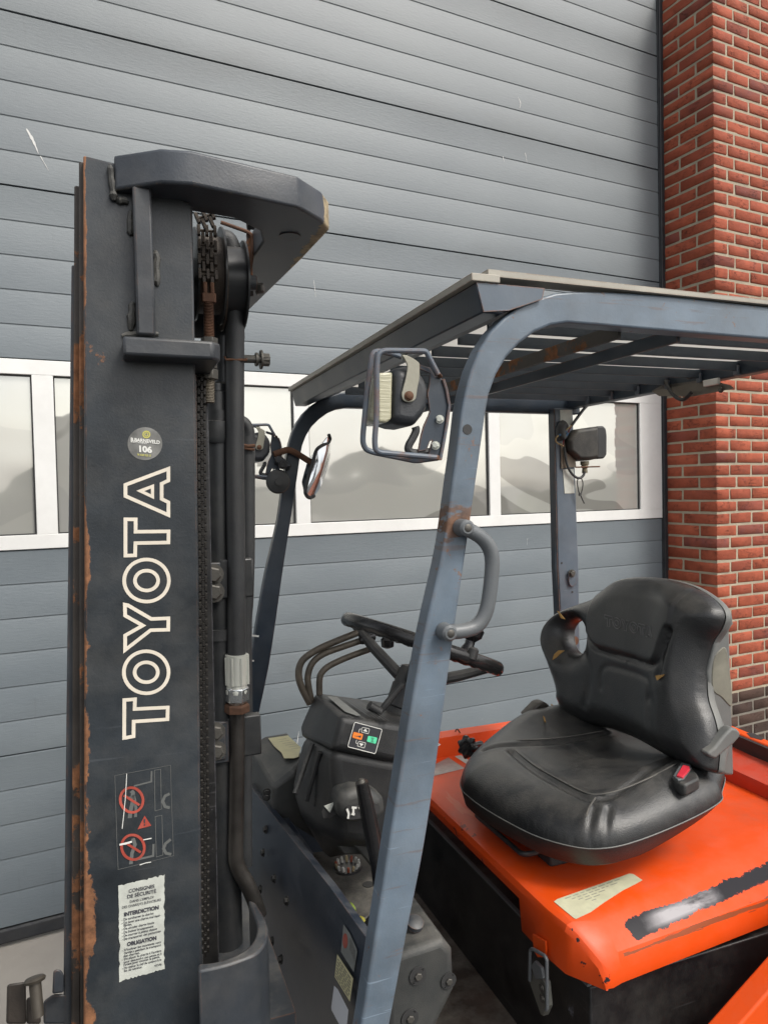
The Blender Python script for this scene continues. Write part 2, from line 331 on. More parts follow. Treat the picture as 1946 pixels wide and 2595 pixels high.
splat([(678, 605), (680, 622), (682, 642)], [.0008, .0022, .0006]); splat([(1139, 1163), (1138, 1178)], [.0015, .0004]); splat([(834, 1354), (837, 1372), (840, 1386)], [.0005, .0035, .0006]); splat([(659, 1706), (657, 1726)], [.002, .0005]); splat([(646, 1580), (643, 1600), (641, 1620)], [.0006, .003, .0006])
# ================================================================== BRICK PIER
PX, PY, CRS = 3.182, 2.562, .0628
PARENT_OFF = Vector((PX, PY, 0))
pier = thing('brick_pier', 'red brick pier with pale mortar and dark brown plinth courses right of the garage door', 'brick wall', (PX, PY, 0))
def brick_mat(name, ca, cb, cc):
    m = bpy.data.materials.new(name); m.use_nodes = True; nt = m.node_tree; b = nt.nodes['Principled BSDF']
    oi = nt.nodes.new('ShaderNodeObjectInfo'); r = nt.nodes.new('ShaderNodeValToRGB'); nt.links.new(oi.outputs['Random'], r.inputs[0])
    e = r.color_ramp.elements; e[0].color = (*ca, 1); e[1].color = (*cb, 1); e[1].position = .8; k = e.new(.95); k.color = (*cc, 1)
    tc = nt.nodes.new('ShaderNodeTexCoord'); ad = nt.nodes.new('ShaderNodeVectorMath'); ad.operation = 'ADD'; sc = nt.nodes.new('ShaderNodeVectorMath'); sc.operation = 'SCALE'
    cmb = nt.nodes.new('ShaderNodeCombineXYZ')
    for i in range(3): nt.links.new(oi.outputs['Random'], cmb.inputs[i])
    nt.links.new(cmb.outputs[0], sc.inputs[0]); sc.inputs['Scale'].default_value = 37; nt.links.new(tc.outputs['Object'], ad.inputs[0]); nt.links.new(sc.outputs[0], ad.inputs[1]); vec = ad.outputs[0]
    n1 = noise(nt, vec, 22, 6, .7); col = mixc(nt, ramp(nt, n1, .3, .75), r.outputs[0], tuple(c*.55 for c in ca)); col = mixc(nt, mth(nt, 'MULTIPLY', ramp(nt, noise(nt, vec, 3, 2), .5, .6), .3), col, tuple(c*1.3 for c in ca))
    col = mixc(nt, mth(nt, 'MULTIPLY', ramp(nt, noise(nt, vec, 9, 4, .6), .55, .75), .35), col, cc)
    cr = noise(nt, vec, 34, 5, .62, (.55, .55, 1.7)); crm = ramp(nt, mth(nt, 'ABSOLUTE', mth(nt, 'SUBTRACT', cr, .5)), .0, .018, (1,1,1,1), (0,0,0,1))
    crm = mth(nt, 'MULTIPLY', crm, ramp(nt, noise(nt, vec, 13, 3), .50, .60))
    col = mixc(nt, mth(nt, 'MULTIPLY', crm, .8), col, (.06, .02, .015))
    col = mixc(nt, mth(nt, 'MULTIPLY', ramp(nt, noise(nt, vec, 90, 3), .72, .76), .35), col, (.5, .33, .27))
    nt.links.new(col, b.inputs['Base Color']); b.inputs['Roughness'].default_value = .82; b.inputs['Specular IOR Level'].default_value = .3
    bp = nt.nodes.new('ShaderNodeBump'); bp.inputs['Strength'].default_value = .8; bp.inputs['Distance'].default_value = .004
    nt.links.new(mth(nt, 'SUBTRACT', noise(nt, vec, 45, 6, .7, (.6, .6, 1.5)), mth(nt, 'MULTIPLY', crm, .8)), bp.inputs['Height']); nt.links.new(bp.outputs[0], b.inputs['Normal']); return m
M_BR = brick_mat('red_brick', (.40, .098, .050), (.31, .070, .038), (.18, .058, .050))
M_BD = brick_mat('brown_brick', (.080, .046, .034), (.062, .036, .029), (.05, .034, .030))
M_MORT = mat('mortar', (.37, .32, .235), .9, var=.18, bump=.9, bs=220, vs=12)
M_MORTD = mat('plinth_mortar', (.20, .18, .15), .9, var=.2, bump=.8, bs=200, vs=12)
bm_cache = {}
def brick_mesh(sx, sy, sz, k, m):
    key = (round(sx, 3), round(sy, 3), k, m.name)
    if key in bm_cache: return bm_cache[key]
    bm = bmesh.new(); bmesh.ops.create_cube(bm, size=1)
    for v in bm.verts: v.co = Vector((v.co.x*sx, v.co.y*sy, v.co.z*sz))
    bmesh.ops.bevel(bm, geom=bm.edges[:]+bm.verts[:], offset=.0032, segments=1, affect='EDGES')
    for v in bm.verts: v.co += Vector(rng.normal(0, .0011, 3))
    me = bpy.data.meshes.new('brick'); bm.to_mesh(me); bm.free(); me.materials.append(m); me.shade_smooth(); bm_cache[key] = me; return me
JT = .0122; bh = CRS-JT; nb = [0]; rest = G(); restd = G()
ZT = 3.522
def brick(x0, x1, y0, y1, z, dark, single=True):
    if not single:
        (restd if dark else rest).box((x0, y0, z+JT/2), (x1, y1, z+JT/2+bh)); return
    me = brick_mesh(x1-x0, y1-y0, bh, random.randrange(5), M_BD if dark else M_BR)
    o = bpy.data.objects.new('brick', me); COL.objects.link(o); o.parent = pier; nb[0] += 1
    o.location = (x0/2+x1/2-PX+random.uniform(-.001, .001), y0/2+y1/2-PY+random.uniform(-.0012, .0006), z+CRS/2+random.uniform(-.0008, .0008))
DEEP = DY+.10
for i in range(-12, 57):
    z = ZT-CRS*(i+1); typ = 2 if i % 2 == 0 else 1
    if z < -.02: break
    dark = z+CRS*.5 < .5; vis = (.30 < z < 4.05)
    yj = PY+(.210 if typ == 1 else .103)
    fx = (.095 if typ == 1 else .148)
    if typ == 1:
        brick(PX, PX+fx, PY, PY+.21, z, dark, vis); brick(PX, PX+.10, PY+.21+JT, DEEP-.08, z, dark, vis)
    else:
        brick(PX, PX+fx, PY, PY+.103, z, dark, vis); brick(PX, PX+.10, PY+.103+JT, DEEP-.08, z, dark, vis)
    x = PX+fx+JT; k = 0
    while x < PX+1.1:
        wd = (.155 if (typ == 1 and k == 0) else .198); brick(x, x+wd, PY, PY+.095, z, dark, vis and x < PX+.40); x += wd+JT; k += 1
link('mortar_core', G().box((PX+.0035, PY+.0035, .5), (PX+1.2, DEEP-.09, 4.3)), M_MORT, pier)
link('mortar_core', G().box((PX+.0035, PY+.0035, 0), (PX+1.2, DEEP-.09, .4995)), M_MORTD, pier)
link('outer_bricks', rest, M_BR, pier, kind='stuff', bevel=.003, seg=1); link('outer_bricks', restd, M_BD, pier, kind='stuff', bevel=.003, seg=1)
# ================================================================== FORKLIFT  (own frame: u rearwards, v away from the camera, w up)
PARENT_OFF = BASE
fk = thing('forklift', 'orange and blue forklift with black mast, black seat and overhead guard before the door', 'forklift',
           (BASE.x*cT+BASE.y*sT, -BASE.x*sT+BASE.y*cT, 0), -TR)
def web_rust(nt, vec):      # rust creeping in from the front edge of the rail, deeper lower down
    s = nt.nodes.new('ShaderNodeSeparateXYZ'); nt.links.new(vec, s.inputs[0])
    edge_u = mth(nt, 'MULTIPLY_ADD', mth(nt, 'SUBTRACT', s.outputs[2], 2.03), .0325, -.9-.024)     # the edge leans with the mast
    wd = mth(nt, 'MULTIPLY_ADD', mth(nt, 'SUBTRACT', 2.03, s.outputs[2]), .0095, .0025)
    n = noise(nt, vec, 9, 9, .72, (1, 1, .45)); n2 = noise(nt, vec, 40, 5, .7)
    d = mth(nt, 'DIVIDE', mth(nt, 'SUBTRACT', s.outputs[0], edge_u), wd)
    t = mth(nt, 'ADD', mth(nt, 'MULTIPLY', n, 7.5), mth(nt, 'MULTIPLY', n2, 1.4))
    return ramp(nt, mth(nt, 'SUBTRACT', mth(nt, 'SUBTRACT', t, 3.65), d), .0, .12)
M_MAST = mat('mast_black', (.030, .035, .042), .42, var=.35, dust=.40, rust=.14, edge=.5, bump=.12, vs=9, bs=200)
M_WEB = mat('mast_web', (.021, .026, .031), .38, var=.38, dust=.42, rust=.15, edge=.7, scr=.25, bump=.14, vs=9, custom=web_rust)
M_FLR = mat('rusty_flange', (.040, .032, .026), .6, var=.4, dust=.15, rust=.62, bump=.35, vs=14, bs=120)
M_BLUE = mat('guard_blue_grey', (.085, .110, .140), .42, var=.22, dust=.38, rust=.06, edge=.9, scr=.3, bump=.08, vs=8)
M_BLUED = mat('guard_blue_dark', (.020, .031, .046), .36, var=.25, dust=.3, rust=.03, edge=.6, bump=.06, vs=8)
M_NAVY = mat('body_navy', (.020, .028, .042), .38, var=.3, dust=.3, rust=.0, edge=.25, bump=.15, bs=260, vs=7)
M_BOLT = mat('dull_bolt', (.10, .095, .085), .5, metal=.6, var=.3, dust=.5, rust=.2)
M_BOLTB = mat('black_bolt', (.03, .03, .03), .45, metal=.4, var=.3, dust=.4)
M_ZINC = mat('zinc', (.60, .61, .55), .38, metal=.45, var=.15, dust=.2)
M_RUSTY = mat('rusty_steel', (.12, .06, .035), .8, metal=.3, var=.4, rust=.3, bump=.5, bs=90, vs=25)
M_CHAIN = mat('greased_chain', (.055, .042, .032), .55, metal=.3, var=.4, dust=.5, rust=.3, bump=.3, vs=30)
M_HOSE = mat('rubber_hose', (.024, .026, .028), .55, var=.25, dust=.28, bump=.25, bs=500, vs=12)
M_TUBE = mat('cylinder_black', (.020, .022, .024), .34, var=.3, dust=.35, rust=.05, bump=.05)
M_ORANGE = mat('orange_paint', (.74, .078, .006), .42, var=.08, dust=.10, scr=.0, bump=.05, vs=4, spec=.3)
M_PLAS = mat('black_plastic', (.020, .021, .022), .46, var=.2, dust=.28, bump=.35, bs=700, vs=10)
M_PLASG = mat('grey_plastic', (.040, .042, .041), .50, var=.2, dust=.4, bump=.3, bs=700, vs=8)
M_RIM = mat('glossy_black_rim', (.012, .012, .013), .24, var=.2, dust=.12, bump=.04)
M_VINYL = mat('seat_vinyl', (.018, .019, .020), .30, var=.2, dust=.2, bump=.35, bs=420, vs=3, spec=.55, rvar=.08)
M_SHELL = mat('grey_seat_shell', (.13, .135, .13), .48, var=.15, dust=.5, bump=.15, bs=500)
M_HAND = mat('grey_handle', (.115, .125, .132), .40, var=.12, dust=.25, bump=.15, bs=400)
M_BLKSTEEL = mat('battery_black', (.010, .010, .011), .38, var=.5, dust=.4, scr=.6, rust=.22, edgecol=(.11, .11, .125), edge=.6, bump=.12, vs=8)
M_FLOOR = mat('worn_floor', (.062, .042, .032), .75, var=.5, dust=.5, rust=.2, bump=.5, bs=120, vs=10)
M_LETTER = mat('cream_vinyl', (.68, .62, .52), .6, var=.08, bump=.05, vs=30)
M_LABEL = mat('worn_white_label', (.52, .54, .49), .6, var=.16, dust=.5, rust=.10, bump=.05, vs=30)
M_LABELY = mat('pale_yellow_label', (.60, .56, .33), .6, var=.08, dust=.2, bump=.05, vs=30)
M_INK = flat('ink', (.045, .045, .055)); M_INKG = flat('faded_ink', (.17, .17, .16)); M_WHITEP = flat('white_print', (.68, .68, .64)); M_GREYP = flat('grey_print', (.115, .12, .115))
M_REDP = mat('red_print', (.36, .055, .035), .6, var=.3, dust=.9, vs=30, bump=.03); M_GREENP = flat('green_print', (.10, .66, .36)); M_ORP = flat('orange_print', (.80, .22, .03)); M_YELP = flat('yellow_print', (.55, .52, .12)); M_BLUEP = flat('blue_print', (.06, .10, .40))
M_FOAM = mat('torn_foam', (.38, .22, .07), .9, var=.3, bump=.4, vs=40)
M_LENS = mat('aged_lens', (.42, .40, .28), .25, var=.15, dust=.3, bump=.5, bs=10, bst=(1, 1, 40), coat=.3)
def part(n, g, m, p=None, **k): return link(n, g, m, p or fk, **k)
VM = 1.0
# ---------------------------------------------------------------- mast
web = part('mast_rail', G().uw(Zs('A', [(128,88),(300,131),(702,352)], v=VM)+[Vector((.1035, VM, 1.5)), Vector((.0935, VM, 1.0)), Vector((.087, VM, .3)), Vector((-.060, VM, .3)), Z('D', 470, 1648, v=VM), Z('C', 160, 1100, v=VM)], VM, VM+.014), M_WEB, bevel=.0025, label='wide black rail face with cream lettering and rusty front edge')
P_U = lambda y, x0, x1: None
g = G(); u0 = -.030; top = 2.026
for (du, v0, v1, tp, w_) in ((-.012, .0, .045, 2.028, .011), ):
    g.prism([(-.029, VM+.0145, 2.030), (-.018, VM+.0145, 2.030), (-.046, VM+.0145, 1.0), (-.066, VM+.0145, .3), (-.078, VM+.0145, .3), (-.060, VM+.0145, 1.0)], (0, .05, 0))
part('rail_flange', g, M_FLR, web, bevel=.002)
g = G(); g.prism([(-.036, VM+.03, 2.005), (-.026, VM+.03, 2.005), (-.060, VM+.03, 1.0), (-.08, VM+.03, .3), (-.094, VM+.03, .3), (-.071, VM+.03, 1.0)], (0, .05, 0))
part('rail_flange', g, M_FLR, web, bevel=.002)
g = G(); g.prism([(-.043, VM+.04, 1.905), (-.030, VM+.04, 1.905), (-.066, VM+.04, 1.0), (-.09, VM+.04, .3), (-.106, VM+.04, .3), (-.081, VM+.04, 1.0)], (0, .045, 0))
part('rail_flange', g, M_MAST, web, bevel=.002)
# inner and far rails
g = G(); g.box((-.03, VM+.1, .35), (.085, VM+.112, 1.97)); part('inner_mast_rail', g, M_MAST, bevel=.003)
g = G(); g.box((-.03, 1.72, .35), (.07, 1.734, 2.02)).box((-.042, 1.68, .35), (-.03, 1.734, 2.02)); part('mast_rail', g, M_MAST, bevel=.003, label='far mast rail')
# top plate
pu = [(-.0+.013, .991), (.040, .965), (.068, .953), (.104, .947), (.176, .962), (.249, .980), (.280, 1.002), (.302, 1.032), (.313, 1.051), (.306, 1.20), (.277, 1.62), (.20, 1.76), (.05, 1.765)]
top_in = [(.060, 1.765-.05), (.19, 1.71), (.20, 1.55), (.225, 1.20), (.222, 1.125), (.195, 1.075), (.16, 1.05), (.105, 1.04), (.06, 1.04)]
g = G(); outer = [Vector((a, b, 1.990)) for a, b in pu]
# plate with a cut-out for the pulleys: ring built as a strip between outer and inner outline
oi_ = [(.013,.991),(.068,.953),(.104,.947),(.249,.980),(.292,1.018),(.313,1.051),(.306,1.20),(.277,1.62),(.20,1.76),(.05,1.765)]
ii_ = [(.045,1.035),(.070,1.035),(.105,1.035),(.170,1.045),(.215,1.085),(.228,1.13),(.226,1.22),(.20,1.58),(.17,1.70),(.06,1.70)]
def tri(s, n): return [(s[i][0], s[i][1]) for i in range(n)]
def ring_plate(o_, i_, z0, z1):
    g = G(); n = len(o_); vs = [(a, b, z) for z in (z0, z1) for a, b in o_]+[(a, b, z) for z in (z0, z1) for a, b in i_]; fs = []
    for k in range(n):
        j = (k+1) % n; fs += [(k, j, j+n, k+n), (2*n+k, 3*n+k, 3*n+j, 2*n+j), (k, 2*n+k, 2*n+j, j), (n+k, n+j, 3*n+j, 3*n+k)]
    return g.add(vs, fs)
M_TIE = mat('tie_plate_paint', (.040, .047, .058), .42, var=.35, dust=.5, rust=.08, edge=1.0, edgecol=(.30, .24, .15), bump=.15, vs=9, custom=axis_mask(0, -.609, -.010, 5.0, 30))
cm = part('mast_crossmember', ring_plate(oi_, ii_, 1.990, 2.033), M_TIE, bevel=.004, seg=3, ang=50, label='thick tie plate across the top of the mast with a chipped rounded corner')
part('plate_plug', G().cyl((.262, 1.09, 1.9885), (.262, 1.09, 1.995), .016, 24), M_MAST, cm)
for a, b in ((Z('A', 270, 140, v=VM-.004), Z('A', 290, 330, v=VM-.004)), (Z('A', 300, 325, v=VM-.003), Z('A', 365, 330, v=VM-.003)), (Z('A', 378, 380, v=VM-.002), Z('A', 378, 510, v=VM-.002)), (Z('A', 385, 860, v=VM-.002), Z('A', 380, 1010, v=VM-.002)), (Z('A', 330, 1040, v=VM-.001), Z('A', 520, 1028, v=VM-.001)), (Z('A', 510, 590, v=VM-.001), Z('A', 515, 775, v=VM-.001))):
    n = 9; pth = [a.lerp(b, i/(n-1))+Vector(rng.normal(0, .0006, 3)) for i in range(n)]; part('weld_bead', G().tube(pth, [.0046*(1 if 0 < i < n-1 else .5)*(1+rng.normal(0, .12)) for i in range(n)], 8), mat('weld', (.045, .045, .042), .6, var=.4, dust=.7, rust=.2, bump=.5, bs=90, vs=30))
part('stiffener_bar', G().box((.0335, .975, 1.805), (.0565, .9995, 1.992)), M_MAST, bevel=.003)
# chain anchor bracket
br = part('chain_bracket', G().prism([(.016, .957, 1.775), (.126, .962, 1.775), (.137, .975, 1.775), (.137, 1.125, 1.775), (.05, 1.13, 1.775), (.016, .998, 1.775)], (0, 0, .024)), M_MAST, bevel=.004, seg=3)
# chain over pulley and its anchor rod
def link_mesh(pitch, wid, mt):
    g = G()
    for k in range(5):
        x = (k/4-.5)*wid; off = (0 if k % 2 == 0 else pitch); th = wid*.088
        pr = []
        for s_, c0 in ((1, pitch/2+off), (-1, -pitch/2+off)):
            for a in (-70, 0, 70): th_ = math.radians(a+(90 if s_ > 0 else 270)); pr.append((math.cos(th_)*pitch*.42, c0+math.sin(th_)*pitch*.36))
        g.prism([(x-th, a, b) for a, b in pr], (th*2, 0, 0))
    g.cyl((-wid*.58, 0, 0), (wid*.58, 0, 0), pitch*.2, 8)
    me = bpy.data.meshes.new('link'); me.from_pydata(g.v, [], g.f); me.materials.append(mt); bm = bmesh.new(); bm.from_mesh(me); bmesh.ops.recalc_face_normals(bm, faces=bm.faces); bm.to_mesh(me); bm.free(); return me
def chain(path, pitch, wid, mt, xdir=(1, 0, 0)):
    root = None; me = link_mesh(pitch, wid, mt); P = [Vector(p) for p in path]; d = [0]
    for i in range(1, len(P)): d.append(d[-1]+(P[i]-P[i-1]).length)
    root = bpy.data.objects.new('lift_chain', None); COL.objects.link(root); root.parent = fk; root.location = P[0]-BASE; root.empty_display_size = .05
    s = pitch/2
    while s < d[-1]:
        i = max(k for k in range(len(d)) if d[k] <= s); i = min(i, len(P)-2); t = (s-d[i])/(d[i+1]-d[i]); p = P[i].lerp(P[i+1], t); z = (P[i+1]-P[i]).normalized(); x = Vector(xdir); y = z.cross(x).normalized(); x = y.cross(z)
        o = bpy.data.objects.new('link', me); COL.objects.link(o); o.parent = root; o.matrix_local = Matrix.Translation(p-P[0]) @ Matrix((x, y, z)).transposed().to_4x4(); s += pitch*2
    return root
VC = 1.085
pc = Vector((.160, 1.085, 1.955))
cp = [Z('A', 745, 395, v=VC)+Vector((.035, 0, -.004)), Z('A', 757, 392, v=VC), Z('A', 772, 430, v=VC), Z('A', 778, 520, v=VC), Z('A', 780, 640, v=VC), Z('A', 785, 780, v=VC)]
cp = smooth(cp[1:], 4); chain(cp, .0105, .023, M_CHAIN)
a0 = Z('A', 785, 775, v=VC); a1 = Z('A', 785, 868, v=VC)
anc = part('chain_anchor', G().box((a0.x-.010, VC-.007, a1.z), (a0.x+.010, VC+.007, a0.z-.012)).box((a0.x-.008, VC-.006, a0.z-.013), (a0.x-.002, VC+.006, a0.z+.004)).box((a0.x+.002, VC-.006, a0.z-.013), (a0.x+.008, VC+.006, a0.z+.004)), M_RUSTY, bevel=.0015)
def threaded(p0, p1, r, m, par, nm='threaded_rod'):
    n = int((p0-p1).length/.0022); prof = []
    for i in range(n): prof += [(i*.0022, r), (i*.0022+.0011, r*.86)]
    part(nm, G().lathe(p0, p1-p0, prof, 16), m, par)
threaded(Z('A', 785, 866, v=VC), Z('A', 790, 1070, v=VC), .0078, M_RUSTY, anc)
threaded(Z('A', 791, 1260, v=VC), Z('A', 791, 1400, v=VC), .0078, mat('dusty_thread', (.16, .14, .11), .7, metal=.3, dust=.6, bump=.2), anc)
for y0, y1, r in ((1050, 1082, .0125), (1180, 1212, .0115), (1216, 1268, .0130)):
    a, b = Z('A', 790, y0, v=VC), Z('A', 790, y1, v=VC); part('lock_nut', G().cyl(a, b, r, 6), M_BOLT, anc, bevel=.001)
# pulleys
def disc(c, r, w, m, par, nm): return part(nm, G().lathe(c, (1, 0, 0), [(0, r*.2), (.0005, r*.94), (w*.2, r), (w*.8, r), (w-.0005, r*.94), (w, r*.2)], 48), m, par)
CC = Vector((.124, 1.152, 1.938))
pl = part('chain_pulley', G().cyl(CC+Vector((.004, 0, 0)), CC+Vector((.040, 0, 0)), .058, 40), M_CHAIN)
disc(CC, .069, .0045, M_TUBE, pl, 'pulley_flange'); disc(CC+Vector((.0385, 0, 0)), .073, .0045, M_TUBE, pl, 'pulley_flange')
ph = part('hose_pulley', G().cyl(CC+Vector((.047, .03, 0)), CC+Vector((.080, .03, 0)), .056, 40), M_TUBE)
disc(CC+Vector((.0445, .03, -.004)), .072, .004, M_CHAIN, ph, 'pulley_flange'); disc(CC+Vector((.077, .03, -.004)), .070, .0045, M_TUBE, ph, 'pulley_flange')
part('pulley_axle', G().cyl(CC+Vector((-.02, .02, 0)), CC+Vector((.10, .02, 0)), .012, 16), M_MAST, pl)
part('inner_plate', G().box((.10, 1.235, 1.86), (.215, 1.245, 1.99)), M_MAST, bevel=.002)
part('inner_plate', G().box((.095, 1.04, 1.84), (.103, 1.30, 1.99)), M_MAST, bevel=.002)
# hose keeper bracket and its bolts
vb = 1.20; pts = Zs('A', [(850,442),(985,490),(1010,505),(1020,535),(1012,640),(992,760)], v=vb)
part('hose_keeper', G().tube(rounded(pts, .006), .0032, 8), M_RUSTY)
kp = part('keeper_strap', G().prism(Zs('A', [(985,500),(1012,500),(1022,830),(996,830),(992,700)], v=vb+.004), (0, .004, 0)), M_FLR, bevel=.001)
part('keeper_block', G().hull(Zs('A', [(1065,455),(1110,490),(1105,520),(1030,610),(1020,590)], v=1.26)+Zs('A', [(1065,455),(1110,490),(1105,520),(1030,610),(1020,590)], v=1.28)), M_MAST, bevel=.003)
bolt(Z('A', 1040, 790, v=vb+.0), (1, -.6, 0), .0085, kp, .012); bolt(Z('A', 1035, 570, v=vb+.02), (1, -.4, 0), .007, kp, .008); bolt(Z('A', 995, 440, v=1.3), (1, -.4, -.1), .013, kp, .02, m=M_BOLTB)
# hoses: the thick one over the pulley down to its crimped fitting
VH = 1.17
hp = Zs('A', [(850,560),(868,532),(893,545),(912,610),(921,760),(925,1000),(925,1400)], v=VH)+Zs('B', [(358,500),(361,800),(367,1200),(369,1745)], v=VH)
part('hydraulic_hose', G().tube(smooth(hp, 8), .0145, 18), M_HOSE)
hf = part('hose_fitting', G().lathe(Z('B', 370, 1738, v=VH), Z('B', 370, 1900, v=VH)-Z('B', 370, 1738, v=VH), [(0, .0165), (.001, .0185), (.048, .0182), (.049, .0165), (.055, .0165), (.058, .0175), (.063, .0172), (.068, .0125), (.080, .0120)], 32), M_ZINC)
for k in range(8):
    th = 2*math.pi*k/8+.2; c0 = Z('B', 370, 1745, v=VH); a = Vector((math.cos(th)*.0182, math.sin(th)*.0182, 0)); part('crimp_rib', G().tube([c0+a+Vector((0, 0, -.002)), c0+a+Vector((0, 0, -.046))], .0022, 6), M_ZINC, hf)
a, b = Z('B', 371, 1938, v=VH), Z('B', 371, 2040, v=VH); part('hex_nut', G().lathe(a, b-a, [(0, .0165), (.003, .0195), ((b-a).length-.003, .0195), ((b-a).length, .0165)], 6), mat('bright_zinc', (.62, .64, .64), .22, metal=.95, var=.1), hf, ang=20, bevel=.001)
a, b = Z('B', 371, 2045, v=VH), Z('B', 371, 2100, v=VH); part('union_nut', G().lathe(a, b-a, [(0, .018), (.003, .0205), ((b-a).length, .0205)], 6), M_RUSTY, hf, ang=20, bevel=.001)
pp = [Z('B', 372, 2098, v=VH)]+Zs('D', [(1330,150),(1325,500),(1322,690)], v=VH)+Zs('D', [(1336,770),(1385,860),(1425,950),(1455,1040)], v=VH)
part('steel_pipe', G().tube(smooth(pp, 6), .0125, 16), mat('pipe_grimy', (.030, .027, .024), .42, metal=.2, var=.5, dust=.3, rust=.16, bump=.2, vs=20))
g = G(); a = Z('A', 925, 1172, v=VH); part('hose_clip', G().tube([a+Vector((-.016, 0, .006)), a+Vector((-.016, -.012, 0)), a+Vector((.016, -.014, 0)), a+Vector((.018, 0, .004))], .002, 6), M_RUSTY)
q = Z('A', 960, 1160, v=1.19); part('clamp_bolt', G().cyl(q, q+Vector((.045, -.004, 0)), .0065, 12).lathe(q+Vector((.022, 0, 0)), (1, 0, 0), [(0, .011), (.004, .011)], 20).lathe(q+Vector((.030, 0, 0)), (1, 0, 0), [(0, .0155), (.003, .0155)], 20).lathe(q+Vector((.034, 0, 0)), (1, 0, 0), [(0, .0105), (.011, .0105)], 6), M_BOLT, ang=25)
# lift cylinder
VY = 1.20
cyb = part('lift_cylinder', G().tube([Z('B', 255, 230, v=VY), Z('B', 258, 1200, v=VY), Z('B', 267, 2000, v=VY), Z('D', 1270, 1180, v=VY)+Vector((0,0,-.05))], .0265, 32), M_TUBE, label='dark slim lift cylinder beside the hoses')
part('cylinder_head', G().lathe(Z('B', 245, 60, v=VY), Z('B', 245, 225, v=VY)-Z('B', 245, 60, v=VY), [(0, .019), (.012, .020), (.014, .024), (.06, .025), (.062, .031), (.088, .032), (.096, .029)], 32), M_TUBE, cyb)
part('piston_rod', G().cyl(Z('A', 865, 1050, v=VY), Z('A', 865, 1290, v=VY), .019, 24), M_TUBE, cyb)
part('cable_tie', G().lathe(Z('B', 262, 1570, v=VY), (0, 0, -1), [(0, .0275), (.0005, .0295), (.018, .0295), (.0185, .0275)], 32), M_HOSE, cyb)
def clamp(crop, x0, y0, x1, y1, bolts, r):
    v = 1.168; a, b = Z(crop, x0, y0, v=v), Z(crop, x1, y1, v=v)
    c = part('cylinder_clamp', G().box((a.x, v, b.z), (b.x, v+.012, a.z)), M_MAST, bevel=.002)
    part('clamp_pad', G().box((a.x+.010, v-.003, b.z+.006), (b.x-.006, v+.001, a.z-.008)), M_MAST, c, bevel=.002)
    part('clamp_band', G().box((b.x-.002, v+.002, b.z+.004), (b.x+.052, v+.02, a.z+.004)), M_TUBE, c, bevel=.003)
    for x, y in bolts: bolt(Z(crop, x, y, v=v-.002), (0, -1, 0), r, c, .009)
clamp('B', 145, 1175, 277, 1415, [(222, 1243), (227, 1352)], .0125)
clamp('D', 1128, -30+0, 1290, 180, [(1208, 10), (1213, 115)], .0115)
# thin hose with elbow
part('thin_hose', G().tube(smooth([Z('B', 385, 280, v=1.26), Z('B', 420, 300, v=1.26), Z('B', 445, 345, v=1.26), Z('B', 450, 400, v=1.26)], 6), .0095, 14), M_HOSE)
part('thin_hose', G().tube(smooth(Zs('B', [(440,420),(441,700),(440,1100),(432,1400),(422,1560),(425,2000),(428,2210)], v=1.26)+Zs('D', [(1375,300),(1378,760)], v=1.26), 6), [.0125]*20+[.0105]*30 and .0118, 14), M_HOSE)
part('wire_clamp', G().tube(Zs('B', [(410,438),(440,445),(482,440)], v=1.245), .003, 6).tube(Zs('B', [(412,455),(440,462),(480,466)], v=1.245), .002, 6), M_RUSTY)
part('hose_ferrule', G().cyl(Z('B', 441, 385, v=1.26), Z('B', 441, 440, v=1.26), .0135, 16), M_HOSE)
# long chain seen edge-on behind the rail
lc = [Z('A', 735, 1185, v=1.08), Z('B', 132, 250, v=1.08), Z('B', 140, 1200, v=1.08), Z('B', 148, 2100, v=1.08), Z('D', 1135, 600, v=1.08), Z('D', 1135, 1250, v=1.08)]
chain(lc, .0062, .017, mat('dark_chain', (.016, .014, .012), .6, metal=.3, var=.4, dust=.2, rust=.2))
part('rail_rear_lip', G().prism([(.1085, 1.098, 1.79), (.1345, 1.098, 1.79), (.131, 1.098, 1.3), (.1255, 1.098, .80), (.102, 1.098, .80), (.1065, 1.098, 1.3)], (0, .01, 0)), M_BLKSTEEL)
part('rail_back_strip', G().prism(Zs('B', [(97,0),(118,0),(128,1200),(136,2212),(120,2212)], v=1.02)+[Z('B', 97, 300, v=1.02)], (0, .03, 0)), M_MAST)
# lower crossmember: curved yoke
ypl = [(1112,1312),(1200,1300),(1300,1268),(1380,1225),(1425,1170),(1440,1110),(1420,1040),(1395,960),(1430,965),(1485,1060),(1502,1130),(1490,1190),(1440,1250),(1350,1290),(1240,1322),(1112,1350)]
yw = .985
yin = Zs('D', [(1112,1308),(1200,1300),(1300,1270),(1380,1225),(1425,1170),(1440,1100),(1420,1030),(1395,955)], w=yw); yout = Zs('D', [(1112,1352),(1240,1325),(1350,1290),(1440,1250),(1490,1190),(1504,1125),(1488,1055),(1440,975)], w=yw)
yin, yout = smooth(yin, 4), smooth(yout, 4); n = len(yin); D_ = Vector((0, 0, -.45)); g = G()
g.add(yin+yout+[p+D_ for p in yin]+[p+D_ for p in yout], [(i, i+1, n+i+1, n+i) for i in range(n-1)]+[(n+i, n+i+1, 3*n+i+1, 3*n+i) for i in range(n-1)]+[(i+1, i, 2*n+i, 2*n+i+1) for i in range(n-1)]+[(0, n, 3*n, 2*n), (n-1, 3*n-1, 4*n-1, 2*n-1)][:1])
part('mast_yoke', g, M_MAST, bevel=.003, ang=45, label='curved lower crossmember with a bare grey top edge')
part('yoke_floor', G().box((.085, 1.0, .80), (.22, 1.5, .86)), M_MAST)
